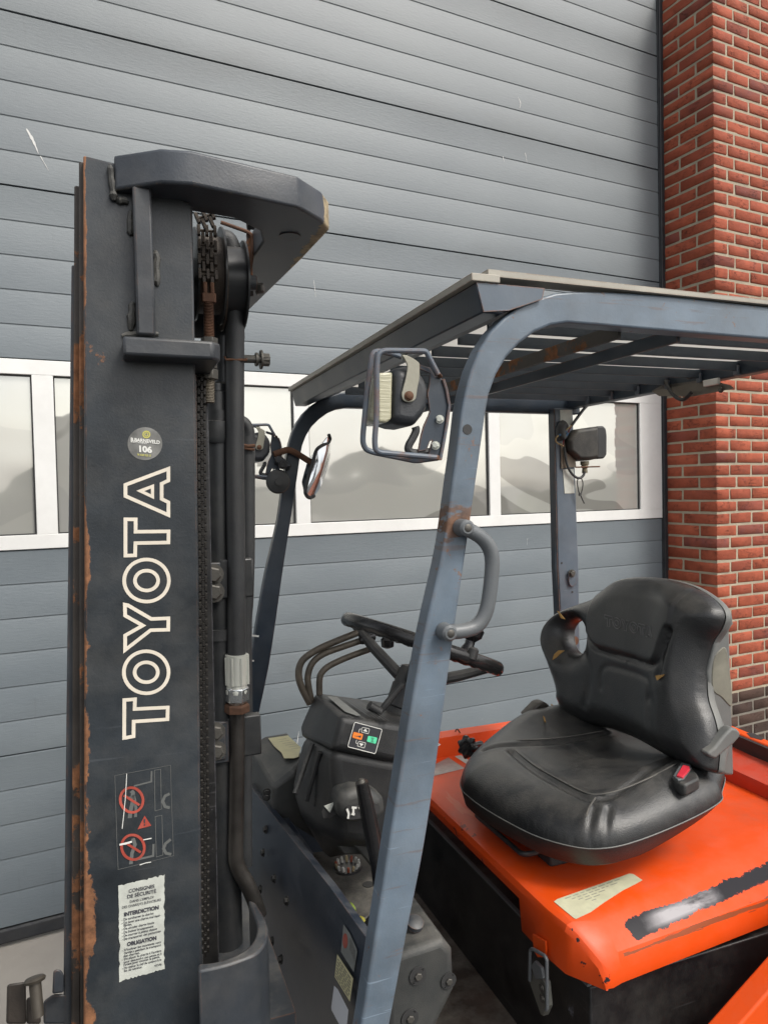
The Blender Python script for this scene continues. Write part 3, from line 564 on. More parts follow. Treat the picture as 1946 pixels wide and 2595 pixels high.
# carriage at the foot of the mast
cg = part('fork_carriage', G().hull(Zs('D', [(42,1425),(148,1410),(150,1648),(36,1648)], v=1.00)+Zs('D', [(42,1425),(148,1410),(150,1648),(36,1648)], v=1.02)).hull(Zs('D', [(150,1500),(228,1490),(232,1648),(150,1648)], v=1.0)+Zs('D', [(150,1500),(228,1490),(232,1648),(150,1648)], v=1.03)), M_FLR, bevel=.003, label='rusty top of the fork carriage in front of the mast foot')
pn = Z('D', 196, 1400, v=.99); part('locking_pin', G().lathe(pn+Vector((0, 0, .004)), Vector((.1, -.35, -1)), [(0, .004), (.0006, .0105), (.0030, .0128), (.0060, .0118), (.0070, .0072), (.045, .0068)], 28), mat('steel_pin', (.05, .042, .032), .5, metal=.4, dust=.35, rust=.4), cg)
part('carriage_block', G().hull(Zs('D', [(300,1350),(320,1340),(345,1345),(360,1370),(360,1470),(295,1480)], v=1.02)+Zs('D', [(300,1350),(320,1340),(345,1345),(360,1370),(360,1470),(295,1480)], v=1.06)), M_MAST, cg, bevel=.003)
part('carriage_plate', G().hull(Zs('D', [(360,1385),(420,1376),(424,1648),(370,1648)], v=1.05)+Zs('D', [(360,1385),(420,1376),(424,1648),(370,1648)], v=1.09)).hull(Zs('D', [(420,1430),(446,1425),(446,1560),(420,1565)], v=1.04)+Zs('D', [(420,1430),(446,1425),(446,1560),(420,1565)], v=1.06)).hull(Zs('D', [(245,1520),(300,1480),(385,1480),(385,1648),(245,1648)], v=1.04)+Zs('D', [(245,1520),(300,1480),(385,1480),(385,1648),(245,1648)], v=1.06)), M_MAST, cg, bevel=.003)
# ---------------------------------------------------------------- lettering on the rail
def letter(gs, pts, wd=.0046): stroke(gs, Zs('C', pts, v=VM), wd)
wm = 'outline_letter'
for pts in ([(408,1902),(474,1897),(472,1958),(678,1948),(676,2022),(466,2036),(465,2128),(407,2138)],
            [(411,1308),(430,1312),(575,1397),(682,1393),(681,1464),(571,1467),(413,1590),(413,1500),(522,1438),(413,1376)],
            [(415,777),(478,777),(478,854),(683,852),(682,921),(477,925),(475,1001),(415,1003)]):
    g = G(); letter(g, pts); part(wm, g, M_LETTER, web)
for cx, cy in ((544, 1729), (546, 1158)):
    g = G()
    for rx, ry in ((139, 131), (72, 62)): stroke(g, ell('C', cx, cy, rx, ry, 48, v=VM), .0046)
    part(wm, g, M_LETTER, web)
g = G(); letter(g, [(415,562),(682,462),(682,535),(640,555),(640,650),(682,671),(682,750),(415,632)]); letter(g, [(507,600),(583,571),(583,636)], .0040); part(wm, g, M_LETTER, web)
# round dealer sticker
g = G(); poly_face(g, ell('O', 803, 752, 606, 575, 56, v=VM), (0, -.0006, 0)); sk = part('round_sticker', g, mat('grey_camo_print', (.17, .17, .16), .45, var=.45, bump=.02, vs=45), web, label='round grey dealer sticker')
g = G(); stroke(g, ell('O', 853, 430, 118, 112, 22, v=VM), .0014, lift=(0, -.001, 0)); stroke(g, ell('O', 853, 430, 55, 60, 22, v=VM), .001, lift=(0, -.001, 0))
for k in range(12):
    th = k*math.pi/6; stroke(g, [Z('O', 853+math.cos(th)*120, 430+math.sin(th)*115, v=VM), Z('O', 853+math.cos(th)*142, 430+math.sin(th)*135, v=VM)], .0014, False, (0, -.001, 0))
part('gear_print', g, M_YELP, sk)
sl = Vector((1, 0, -.11))
text('B.BARNEVELD', .0062, M_WHITEP, Z('O', 300, 655, v=VM-.001), sl, (.05, 0, 1), sk, bold=.035, fit=Z('O', 1325, 760, v=VM-.001))
text('MACHINES', .0026, M_WHITEP, Z('O', 305, 705, v=VM-.001), sl, (0, 0, 1), sk, bold=.03, space=1.5, fit=Z('O', 865, 770, v=VM-.001))
text('106', .0108, M_WHITEP, Z('O', 555, 1020, v=VM-.001), sl, (0, 0, 1), sk, bold=.05, fit=Z('O', 1055, 1060, v=VM-.001))
text('06 628 323 57', .0036, M_YELP, Z('O', 535, 1160, v=VM-.001), sl, (0, 0, 1), sk, bold=.02, fit=Z('O', 1025, 1205, v=VM-.001))
# stand-clear pictogram, scratched
dg_ = part('warning_decal', stroke(G(), Zs('M', [(92,268),(1165,66),(1185,750),(1225,1815),(155,2085),(130,1540)], v=VM), .0006, True, (0, -.0006, 0)), M_GREYP, web, label='scratched stand clear warning pictogram')
g = G()
for P_ in ([(855,165),(868,950),(990,915),(975,145)], [(870,1060),(892,1840),(1020,1800),(1000,1035)]): stroke(g, Zs('M', P_, v=VM), .0008, True, (0, -.0006, 0))
for P_, wd in (([(800,180),(795,385),(460,470)], .0022), ([(838,1590),(830,1820),(480,1900)], .0028), ([(1150,620),(1060,660),(1015,760),(1060,870),(1150,890)], .0038), ([(1170,1500),(1070,1580),(1030,1680),(1080,1770),(1180,1790)], .0038), ([(410,560),(440,600),(430,800),(390,960),(380,1090)], .0050), ([(450,640),(480,760),(500,900),(490,1070)], .0035), ([(440,1480),(480,1600),(420,1780),(400,1980)], .0045), ([(330,700),(440,680)], .003)): stroke(g, Zs('M', P_, v=VM), wd, False, (0, -.0005, 0))
part('decal_lines', g, M_GREYP, dg_)
g = G()
for cy_e, cx_e in ((737, 415), (1650, 440)):
    stroke(g, ell('M', cx_e, cy_e, 218, 240, 36, -.3, v=VM), .0034, True, (0, -.0009, 0)); stroke(g, Zs('M', [(cx_e-150, cy_e-90), (cx_e+150, cy_e+100)], v=VM), .0030, False, (0, -.0009, 0))
part('prohibition_ring', g, M_REDP, dg_)
g = G(); poly_face(g, Zs('M', [(665,1040),(530,1305),(795,1235)], v=VM), (0, -.0008, 0)); part('warning_triangle', g, M_REDP, dg_)
text('!', .0125, M_INK, Z('M', 640, 1235, v=VM-.001), (1, 0, 0), (0, 0, 1), dg_, bold=.02)
g = G(); stroke(g, Zs('M', [(320,230),(300,640),(265,1000),(232,1290)], v=VM), .0009, False, (0, -.0012, 0)); part('scratch_mark', g, M_WHITEP, dg_)
g = G(); stroke(g, Zs('M', [(180,1600),(300,1575),(420,1540)], v=VM), .0026, False, (0, -.0012, 0)); part('scratch_mark', g, M_WHITEP, dg_); g = G(); stroke(g, Zs('M', [(640,1505),(720,1490),(800,1475)], v=VM), .0014, False, (0, -.0012, 0)); part('scratch_mark', g, M_WHITEP, dg_); g = G(); stroke(g, Zs('M', [(570,1990),(690,1950),(790,1935)], v=VM), .0011, False, (0, -.0012, 0)); part('scratch_mark', g, M_WHITEP, dg_)
# French safety label
rr = np.random.default_rng(3); edge_ = []
cn = [(78,322),(945,110),(945,1880),(95,2130)]
for i in range(4):
    a, b = cn[i], cn[(i+1) % 4]
    for k in range(26):
        t = k/26; nx, ny = (a[1]-b[1]), (b[0]-a[0]); l = math.hypot(nx, ny); jd = rr.random()**3*32 if k else 0
        edge_.append((a[0]+(b[0]-a[0])*t+nx/l*-jd*-1, a[1]+(b[1]-a[1])*t+ny/l*jd))
g = G(); P_ = Zs('N', edge_, v=VM); c_ = sum(P_, Vector())/len(P_); n = len(P_); g.add([c_+Vector((0, -.0006, 0))]+[p+Vector((0, -.0006, 0)) for p in P_], [(0, 1+i, 1+(i+1) % n) for i in range(n)])
sg = part('safety_label', g, M_LABEL, web, label='worn white French safety instruction label')
XV = (1, 0, .0)
def ln(s, x, y, x1, size, m=M_INK, bold=.01): text(s, size, m, Z('N', x, y, v=VM-.001), XV, (0, 0, 1), sg, bold=bold, fit=Z('N', x1, y, v=VM-.001))
ln('CONSIGNES', 272, 460, 760, .0066, bold=.02); ln('DE SÉCURITÉ', 240, 565, 790, .0066, bold=.02)
ln("DANS L'EMPLOI", 292, 648, 738, .0046); ln('DES CHARIOTS ÉLÉVATEURS', 148, 758, 880, .0046)
ln('INTERDICTION', 186, 898, 840, .0070, bold=.05)
for s, x, y, x1 in (('- De surcharger le chariot', 142, 985, 745), ('- De lever une charge mal équi-', 142, 1050, 872), ('librée.', 180, 1092, 335), ('- De circuler charge haute', 145, 1162, 755), ('- De freiner brusquement', 145, 1228, 742), ('- De tourner à pleine vitesse', 145, 1290, 806), ('- De transporter des personnes', 148, 1352, 878)): ln(s, x, y, x1, .0044, bold=.02)
ln('OBLIGATION', 243, 1455, 797, .0070, bold=.05)
for s, x, y, x1 in (("- D'incliner les montants vers", 148, 1558, 880), ("l'arrière pendant le transport", 190, 1605, 882), ('des charges.', 178, 1662, 480), ("- De placer la charge à l'arrière", 150, 1725, 888), ('pour descendre une pente et à', 183, 1775, 895), ("l'avant pour monter la pente.", 180, 1825, 862), ('- De retirer la clef de contact à la', 150, 1893, 888), ('fin de service.', 190, 1938, 530)): ln(s, x, y, x1, .0042, bold=.02)
ln('43346', 755, 1842, 890, .0042)
# ---------------------------------------------------------------- overhead guard
VN, VF = .860, 1.882
TH = .030
def guard_outline(v):
    outer = [(487,1065),(520,870),(538,790),(555,715),(578,610),(600,520),(625,440),(655,365),(700,295),(760,240),(830,205),(920,184),(1000,180),(1300,196),(1659,235)]
    inner = [(1659,345),(1300,316),(1000,291),(960,292),(920,300),(870,322),(820,360),(780,402),(755,440),(730,495),(712,560),(692,700),(660,890),(640,1065)]
    return Zs('F', outer, v=v), Zs('F', inner, v=v)
o1, i1 = guard_outline(VN)
hole_y = Z('F', 645, 650, v=VN)
lowL = [Z('E', 1100, 500, v=VN), Z('E', 935, 1500, v=VN), Z('H', 830, 1000, v=VN)]; lowL.append(lowL[2]+(lowL[2]-lowL[1])*1.2)
lowR = [Z('E', 1300, 400, v=VN), Z('E', 1150, 1500, v=VN), Z('H', 1020, 1000, v=VN)]; lowR.append(lowR[2]+(lowR[2]-lowR[1])*1.2)
# outer face outline (right of the ridge), top rail running back past the frame
ridge_top = [(560,1065),(588,870),(600,780),(612,700),(622,600),(640,510),(660,440),(690,372),(735,305),(790,255),(850,220),(920,197),(1000,184),(1300,197),(1659,236)]
ol = Zs('F', ridge_top, v=VN); ir = Zs('F', [(1659,345),(1300,316),(1000,291),(960,292),(920,300),(870,322),(820,360),(780,402),(755,440),(730,495),(712,560),(692,700),(665,890),(640,1065)], v=VN)
rail_end_t = Vector((1.345, VN, 1.872)); rail_end_b = Vector((1.345, VN, 1.822))
left_chain = list(reversed(lowL[:]))+[Z('F', 560, 1065, v=VN)]+ol[1:]
right_chain = list(reversed(lowR[:]))+[Z('F', 640, 1065, v=VN)]+list(reversed(ir))[1:]
def resample(P, n):
    P = smooth(P, 6); d = [0]
    for i in range(1, len(P)): d.append(d[-1]+(P[i]-P[i-1]).length)
    out = []; j = 0
    for k in range(n):
        s = d[-1]*k/(n-1)
        while j < len(d)-2 and d[j+1] < s: j += 1
        t = (s-d[j])/max(1e-9, d[j+1]-d[j]); out.append(P[j].lerp(P[j+1], t))
    return out
left_chain.append(rail_end_t); right_chain.append(rail_end_b)
LC, RC = resample(left_chain, 64), resample(right_chain, 64)
def hoop(v0, dv, nm, m, label=None, cut=None):
    g = G(); n = len(LC); q = lambda p, v: (p.x, v, p.z)
    vs = [q(p, v0) for p in LC]+[q(p, v0) for p in RC]+[q(p, v0+dv) for p in LC]+[q(p, v0+dv) for p in RC]; fs = []
    for i in range(n-1): fs += [(i, i+1, n+i+1, n+i), (2*n+i, 3*n+i, 3*n+i+1, 2*n+i+1), (i, 2*n+i, 2*n+i+1, i+1), (n+i, n+i+1, 3*n+i+1, 3*n+i)]
    fs += [(0, n, 3*n, 2*n), (n-1, 3*n-1, 4*n-1, 2*n-1)]
    g.add(vs, fs); return part(nm, g, m, gd, bevel=.0035, seg=3, ang=50, label=label)
gd = bpy.data.objects.new('overhead_guard', None); COL.objects.link(gd); gd.parent = fk
def guard_wear(nt, vec):      # rust scrapes: band of bare streaks low on the bend plus thin horizontal scratches down the leg
    s = nt.nodes.new('ShaderNodeSeparateXYZ'); nt.links.new(vec, s.inputs[0])
    h = mth(nt, 'SUBTRACT', 1, mth(nt, 'MINIMUM', 1, mth(nt, 'DIVIDE', mth(nt, 'ABSOLUTE', mth(nt, 'SUBTRACT', s.outputs[2], 1.555)), .055)))
    a = ramp(nt, mth(nt, 'MULTIPLY', noise(nt, vec, 22, 6, .65, (1, 1, 2.5)), mth(nt, 'MULTIPLY_ADD', h, .55, .62)), .50, .56)
    b = ramp(nt, noise(nt, vec, 12, 6, .7, (.7, .7, 9)), .59, .64)
    c = ramp(nt, noise(nt, vec, 30, 7, .8), .625, .65)
    return mth(nt, 'MAXIMUM', mth(nt, 'MAXIMUM', mth(nt, 'MULTIPLY', a, mth(nt, 'POWER', h, .5)), mth(nt, 'MULTIPLY', b, .35)), mth(nt, 'MULTIPLY', c, .85))
M_BLUEW = mat('guard_blue_worn', (.115, .150, .188), .34, var=.35, dust=.45, rust=.16, edge=1.0, scr=.4, bump=.10, vs=8, custom=guard_wear, edgecol=(.155, .080, .045))
hoop(VN, TH, 'guard_leg', M_BLUEW, 'near front leg and top rail, scraped and rusty')
hoop(VF, TH, 'guard_leg', M_BLUED, 'far front leg and top rail')
hc = Z('F', 645, 650, v=VN-.0006); part('bolt_hole', G().cyl(hc, hc+Vector((0, .004, 0)), .0068, 24), M_GASK, gd)
# front crossbar, lip, rear crossbar, slats
VV0, VV1 = .857, 1.912
part('front_crossbar', G().uw([(.452, 1.871), (.462, 1.832), (.492, 1.832), (.500, 1.838), (.548, 1.853), (.560, 1.871)], VV0, VV1), M_BLUED, gd, bevel=.002)
M_LIP = mat('dusty_steel_lip', (.36, .34, .29), .55, var=.2, dust=.6, rust=.06, edge=.5, bump=.1)
part('roof_lip', G().box((.444, VV0-.006, 1.8712), (.486, VV1, 1.8815)), M_LIP, gd, bevel=.001)
part('roof_lip', G().add([(.470, VV0-.003, 1.889), (1.36, VV0-.003, 1.878), (1.36, VV0+.028, 1.878), (.470, VV0+.028, 1.889), (.470, VV0-.003, 1.880), (1.36, VV0-.003, 1.873), (1.36, VV0+.028, 1.873), (.470, VV0+.028, 1.880)], [(0,1,2,3),(7,6,5,4),(0,4,5,1),(1,5,6,2),(2,6,7,3),(3,7,4,0)]), M_LIP, gd)
part('crossbar_gusset', G().uw([(.4525, 1.8705), (.4625, 1.8325), (.500, 1.8365), (.552, 1.855), (.556, 1.8705)], VV0-.003, VV0-.0002), M_BLUE, gd)
part('rear_crossbar', G().box((1.300, VV0+.033, 1.838), (1.335, VV1, 1.882)), M_BLUED, gd, bevel=.003)
SLV = (.925, 1.022, 1.127, 1.236, 1.345, 1.452, 1.56, 1.668, 1.775)
M_SLAT = mat('slat_paint', (.055, .072, .092), .45, var=.2, dust=.4, rust=.03)
for v in SLV: part('roof_slat', G().box((.561, v, 1.8482), (1.2998, v+.006, 1.868)), M_SLAT, gd, bevel=.001)
for u, m_ in ((.705, M_RUSTY), (.815, M_BLUED)): part('cross_rib', G().box((u, .892, 1.818), (u+.006, VF-.001, 1.8395)), M_BLUED if u > .8 else mat('stained_rib', (.05, .045, .04), .6, rust=.7, dust=.3), gd)
for v in SLV:
    part('weld_tab', G().box((1.292, v-.004, 1.838), (1.2995, v+.009, 1.86)), M_BLUE, gd, bevel=.002)
M_SHEET = bpy.data.materials.new('milky_roof_sheet'); M_SHEET.use_nodes = True; _t = M_SHEET.node_tree; _t.nodes.clear(); _o = _t.nodes.new('ShaderNodeOutputMaterial'); _a = _t.nodes.new('ShaderNodeBsdfTranslucent'); _b = _t.nodes.new('ShaderNodeBsdfDiffuse'); _m = _t.nodes.new('ShaderNodeMixShader'); _a.inputs[0].default_value = (.80, .79, .76, 1); _b.inputs[0].default_value = (.6, .58, .54, 1); _m.inputs[0].default_value = .3; _t.links.new(_a.outputs[0], _m.inputs[1]); _t.links.new(_b.outputs[0], _m.inputs[2]); _t.links.new(_m.outputs[0], _o.inputs[0])
part('roof_sheet', G().box((.50, .90, 1.8695), (1.32, 1.86, 1.8708)), M_SHEET, gd)
# rear leg, far side
g = G(); a = [(1.240, 1.836), (1.303, 1.836), (1.316, 1.36), (1.316, .88), (1.262, .88), (1.243, 1.36)]
g.prism([(x, 1.86, z) for x, z in a], (0, .03, 0)); lg = part('guard_leg', g, M_BLUE, gd, bevel=.003, label='far rear leg of the guard')
part('leg_front_face', G().prism([(1.2385, 1.8605, 1.835), (1.2415, 1.36+.5, 1.36), (1.2605, 1.8605, .88), (1.2595, 1.8895, .88), (1.2405, 1.8895, 1.36), (1.2375, 1.8895, 1.835)], (-.0015, 0, 0)), M_BLUED, lg)  # darker skin over the leg's front: that side's shade put into the colour
part('gasket_strip', G().prism(Zs('L', [(280,285),(505,285),(512,560),(298,700)], v=1.859), (0, -.0006, 0)), M_LABEL, lg)
lpz = part('lamp_bracket', G().prism(Zs('L', [(290,900),(395,890),(560,1230),(575,1345),(300,1385)], v=1.858), (0, -.003, 0)), mat('bracket_rusty', (.20, .17, .13), .7, rust=.4, dust=.6, bump=.2, vs=20), lg)
part('paper_label', G().prism(Zs('L', [(335,1395),(535,1390),(552,1845),(368,1848)], v=1.859), (0, -.0006, 0)), M_LABEL, lg)
part('pin', G().cyl(Z('L', 570, 1358, v=1.84), Z('L', 1025, 1345, v=1.84), .0022, 8), M_RUSTY, lg)
part('bolt_hole', G().cyl(Z('G', 752, 415, v=1.8595), Z('G', 752, 415, v=1.8595)+Vector((0, .002, 0)), .014, 24), M_RUSTY, lg)
bp_ = part('leg_lug', G().prism(smooth(Zs('G', [(718,95),(738,80),(756,95),(754,140),(738,158),(722,148)], v=1.858), 4, True), (0, -.006, 0)), M_BLUE, lg, bevel=.001); bolt(Z('G', 737, 98, v=1.851), (0, -1, 0), .009, lg, .008)
for x, y in ((690, 50), (740, 186)): part('small_hole', G().cyl(Z('G', x, y, v=1.8594), Z('G', x, y, v=1.8594)+Vector((0, .002, 0)), .0035, 12), M_GASK, lg)
# rear work lamp
rl = bpy.data.objects.new('rear_work_lamp', None); COL.objects.link(rl); rl.parent = fk
hsg = Zs('L', [(412,850),(425,1060),(620,1235),(840,1230),(990,1195),(985,590),(880,595),(560,650)], v=1.845); hb = [p+Vector((0, .07, 0)) for p in hsg]
mid_ = [sum(hsg, Vector())/8+(p-sum(hsg, Vector())/8)*.86+Vector((0, -.012, 0)) for p in hsg]
part('lamp_housing', G().hull(hsg+hb+mid_), mat('faded_black_plastic', (.022, .021, .018), .55, var=.35, dust=.6, bump=.4, bs=400, vs=14), rl, bevel=.005, seg=3)
rm_ = Zs('L', [(975,590),(1100,582),(1150,640),(1165,760),(1163,1120),(1110,1195),(975,1203)], v=1.838); part('lamp_rim', G().hull(rm_+[p+Vector((0, .085, 0)) for p in rm_]), M_PLAS, rl, bevel=.005, seg=3)
part('cable_gland', G().lathe(Z('L', 742, 1245, v=1.86), (0, 0, -1), [(0, .013), (.010, .0135), (.012, .010), (.018, .012), (.022, .0075), (.030, .0085), (.036, .0085)], 16), mat('brass_gland', (.20, .18, .12), .6, metal=.3, dust=.6), rl)
part('lamp_cable', G().tube(smooth(Zs('L', [(740,1440),(720,1510),(650,1560),(560,1530),(470,1430),(410,1290),(385,1150),(365,980)], v=1.848), 6), .0038, 10), M_HOSE, rl)
part('cable_tie', G().tube(smooth(Zs('L', [(625,1560),(605,1640),(630,1800),(664,1870),(700,1760),(710,1650),(680,1560)], v=1.845), 5), .0018, 6).tube(Zs('L', [(664,1870),(735,2035)], v=1.845), .0018, 6).lathe(Z('L', 664, 1865, v=1.843), (0, 1, 0), [(0, .0045), (.004, .0045)], 10), M_GASK, rl)
part('rubber_boot', G().tube(smooth(Zs('L', [(380,545),(330,590),(300,660),(305,760),(340,840)], v=1.85), 4), [.006]+[.015]*15+[.010], 14), M_HOSE, rl)
part('crimp_wire', G().tube(smooth(Zs('L', [(500,580),(400,660),(380,690),(330,730),(250,770),(205,830),(230,900),(345,960)], v=1.843), 5), .0022, 8), mat('tan_wire', (.30, .22, .10), .6), rl)
part('crimp_sleeve', G().tube(Zs('L', [(390,685),(265,765)], v=1.841), .0038, 8).tube(Zs('L', [(430,715),(362,825)], v=1.841), .0038, 8), mat('blue_sleeve', (.04, .12, .22), .5), rl)
part('red_wire', G().tube(smooth(Zs('L', [(350,960),(352,850),(430,715),(490,590),(600,440),(650,375)], v=1.846), 5), .0022, 8), mat('red_wire', (.16, .02, .02), .6), rl)
wr = part('roof_cable', G().tube(smooth(Zs('L', [(500,575),(640,385),(720,280),(850,140),(960,0)], v=1.846)+[Z('F', 1090, 522, u=1.296), Z('F', 1180, 500, u=1.296), Z('F', 1240, 485, u=1.296), Z('F', 1285, 468, u=1.296), Z('F', 1305, 480, u=1.290), Z('F', 1335, 530, u=1.285), Z('F', 1370, 550, u=1.285), Z('F', 1400, 525, u=1.29)], 5), .0045, 10), M_HOSE, gd)
lp = part('number_plate_lamp', G().hull(Zs('F', [(1262,520),(1300,500),(1450,480),(1530,500),(1545,512),(1400,540),(1290,538)], u=1.30)+Zs('F', [(1300,516),(1450,494),(1535,512),(1400,530)], u=1.33)), mat('alu_bracket', (.17, .155, .13), .5, metal=.4, dust=.5), gd, bevel=.001)
a = Z('F', 1468, 492, u=1.295); part('lamp_glass', G().box((1.290, a.y-.022, a.z-.007), (1.299, a.y+.022, a.z+.008)), M_WHITEP, lp, bevel=.002)
for x, y in ((1245,490),(1390,470),(1500,515)): bolt(Z('F', x, y, u=1.297), (-1, 0, 0), .006, gd, .005, m=M_BOLT)
# handle on the near leg
VHD = .848
hp = Zs('F', [(632,985),(690,1005),(735,1050)], v=VHD); 
hp = [Z('V', 1003, 1140, v=VHD), Z('V', 1042, 1163, v=VHD), Z('V', 1062, 1200, v=VHD), Z('V', 1060, 1260, v=VHD), Z('V', 1050, 1320, v=VHD), Z('V', 1030, 1352, v=VHD), Z('V', 1000, 1363, v=VHD), Z('V', 966, 1366, v=VHD)]
hd = part('grab_handle', G().tube(rounded(smooth(hp, 3), .01, 3), .0098, 16), M_HAND, gd)
for x, y in ((1003, 1140), (966, 1366)):
    c = Z('V', x, y, v=VHD); part('handle_foot', G().lathe(c+Vector((0, -.011, 0)), (0, 1, 0), [(0, .0075), (.003, .0105), (.022, .0115)], 24), M_HAND, hd); part('handle_screw', G().lathe(c+Vector((0, -.0125, 0)), (0, 1, 0), [(0, .003), (.0012, .0052), (.003, .0052)], 16), M_BOLT, hd)
# headlights: one kit, copied to the far leg
def headlight(dv, lab):
    r = bpy.data.objects.new('headlight', None); COL.objects.link(r); r.parent = fk; r['label'] = lab
    def pp(n, g, m, **k): o = part(n, g, m, r, **k); return o
    if dv: return r
    v0 = .862
    le = Zs('K', [(325,412),(525,402),(512,1060),(440,1115),(318,1108)], v=v0); lf = Zs('K', [(248,440),(195,1055),(320,1075)], v=v0+.020)
    ln_ = pp('lamp_lens', G().hull(le+[p+Vector((0, .055, 0)) for p in le]+[p for p in lf]+[p+Vector((.002, .03, 0)) for p in lf]), M_LENS, bevel=.003, seg=3)
    sh = Zs('K', [(520,360),(700,322),(880,380),(965,520),(1003,650),(990,900),(930,1010),(870,1090),(800,1168),(620,1150),(485,1105),(512,900)], v=v0+.008)
    c = sum(sh, Vector())/len(sh); mid = [c+(p-c)*.80+Vector((.0, -.010, 0)) for p in sh]
    pp('lamp_shell', G().hull(sh+mid+[p+Vector((0, .06, 0)) for p in sh]), mat('lamp_plastic', (.030, .033, .038), .42, var=.2, dust=.5, bump=.2, bs=400), bevel=.005, seg=3)
    pp('lamp_strap', G().prism(smooth(Zs('K', [(650,165),(760,192),(880,270),(893,330),(893,480),(862,640),(842,770),(800,815),(735,830),(665,800),(643,720),(660,640),(700,480),(722,330),(690,240)], v=v0-.004), 3, True), (0, -.0025, 0)), mat('strap_steel', (.28, .27, .22), .45, metal=.5, var=.25, dust=.5), bevel=.0008)
    q = Z('K', 752, 738, v=v0-.0068); pp('strap_screw', G().lathe(q, (0, -1, 0), [(-.001, .0062), (.0012, .0062), (.0013, .0045), (.003, .0045), (.004, .003)], 20), M_RUSTY)
    pp('strap_screw', G().cyl(Z('K', 690, 150, v=v0), Z('K', 700, 200, v=v0+.01), .0045, 10), M_ZINC)
    pp('lamp_bracket', G().prism(Zs('K', [(900,290),(1050,345),(1120,465),(1180,470),(1232,505),(1275,640),(1320,870),(1285,1130),(1245,1380),(1195,1640),(1165,1640),(1120,1560),(1030,1560),(1060,1430),(1085,1360),(1050,1370),(1000,1500),(880,1520),(920,1290),(960,1150),(1030,1000),(1045,950),(1010,700),(1040,560),(1050,420),(900,360)], v=v0+.005), (0, .003, 0)), M_BLUED, bevel=.0006)
    pp('bracket_edge', G().tube(Zs('K', [(1232,505),(1275,640),(1318,870),(1283,1130),(1240,1380),(1190,1635)], v=v0+.003), .0022, 6), M_BLUE)
    for x, y in ((1185, 1065), (1125, 1432)): 
        b = bolt(Z('K', x, y, v=v0+.004), (-.6, -1, 0), .0042, r, .006, m=M_ZINC)
    pp('guard_wire', G().tube(rounded(Zs('K', [(1160,440),(1000,125),(960,108),(400,100),(320,150),(302,330),(302,560),(300,1000),(285,1200),(272,1380),(285,1490),(340,1530),(1140,1600)], v=v0-.004), .006, 3), .0036, 10), M_BLUE)
    pp('guard_wire', G().tube(rounded(Zs('K', [(640,190),(560,160),(330,108),(260,125),(228,190),(212,360),(170,640),(110,1280),(108,1400),(150,1490),(260,1530),(850,1650),(1150,1610)], v=v0+.018), .006, 3), .0036, 10), M_BLUE)
    pp('guard_weld', G().hull([Z('K', 1130, 400, v=v0-.006), Z('K', 1220, 430, v=v0-.006), Z('K', 1240, 500, v=v0), Z('K', 1150, 480, v=v0), Z('K', 1180, 440, v=v0+.01)]), M_RUSTY, bevel=.002)
    pp('guard_weld', G().hull([Z('K', 1085, 1575, v=v0-.006), Z('K', 1085, 1625, v=v0-.006), Z('K', 1185, 1560, v=v0-.006), Z('K', 1190, 1650, v=v0-.006), Z('K', 1130, 1600, v=v0+.01)]), M_RUSTY, bevel=.002)
    pp('lamp_cable', G().tube(smooth(Zs('K', [(840,1170),(850,1230),(800,1340),(755,1420),(745,1490),(800,1530),(900,1535),(1000,1520),(1070,1525)], v=v0+.012), 5), .0052, 10), M_HOSE)
    return r
hl = headlight(0, 'near headlight in its wire guard'); hl2 = bpy.data.objects.new('headlight', None); COL.objects.link(hl2); hl2.parent = fk; hl2['label'] = 'far headlight in its wire guard'; hl2.location = (0, VF-VN-.01, 0)
for c in list(hl.children): d = c.copy(); COL.objects.link(d); d.parent = hl2
# mirror on the far leg
vm = 1.868
def Zm(pts):
    return [Z('B', x, y, v=1.80+.12*(x-790)/165.) for x, y in pts]
fo = part('mirror_arm', G().tube(smooth(Zs('B', [(600,495),(650,478),(690,468),(740,488),(815,535)], v=vm), 4), .0085, 10), M_RUSTY)
mo = smooth(Zm([(942,385),(955,430),(948,520),(925,610),(885,710),(840,762),(805,755),(795,725),(815,640),(835,570),(862,480),(905,425)]), 3, True)
cc = sum(mo, Vector())/len(mo); n = len(mo); g = G()
g.add([p for p in mo]+[cc+(p-cc)*.55+Vector((.005, -.003, 0)) for p in mo]+[cc+Vector((.007, -.004, 0))], [(i, (i+1) % n, n+(i+1) % n, n+i) for i in range(n)]+[(n+i, n+(i+1) % n, 2*n) for i in range(n)])
g.add([p+Vector((-.002, .001, 0)) for p in mo]+[cc+(p-cc)*.6+Vector((-.020, .012, 0)) for p in mo], [(i, (i+1) % n, n+(i+1) % n, n+i) for i in range(n)]+[tuple(range(n, 2*n))])
M_MIR = mat('mirror_glass', (.80, .82, .84), .10, metal=1, var=.05, bump=0, rvar=.02)
mr = part('convex_mirror', g, M_MIR, ang=60)
part('mirror_frame', G().tube(smooth(Zm([(942,372),(950,400),(935,425),(900,440),(865,470),(845,540),(820,620),(800,700),(798,740),(820,765),(850,755)]), 4), .0048, 10), M_HOSE, mr)
part('mirror_clip', G().tube(Zs('B', [(812,560),(800,620),(787,668)], v=vm-.004), .0018, 6), M_GASK, mr)
mb = part('mirror_bracket', G().hull(Zs('B', [(612,505),(640,500),(712,562),(700,575),(650,560),(612,540)], v=vm-.004)+Zs('B', [(612,505),(712,562),(690,600),(600,560)], v=vm+.012)), M_MAST, bevel=.002)
bolt(Z('B', 655, 560, v=vm-.006), (0, -1, 0), .009, mb, .006, m=M_BOLTB)
part('horn_disc', G().lathe(Z('B', 622, 665, v=vm+.008), (0, -1, 0), [(0, .030), (.010, .032), (.014, .028), (.016, .010), (.020, .010)], 28), M_TUBE, mb)
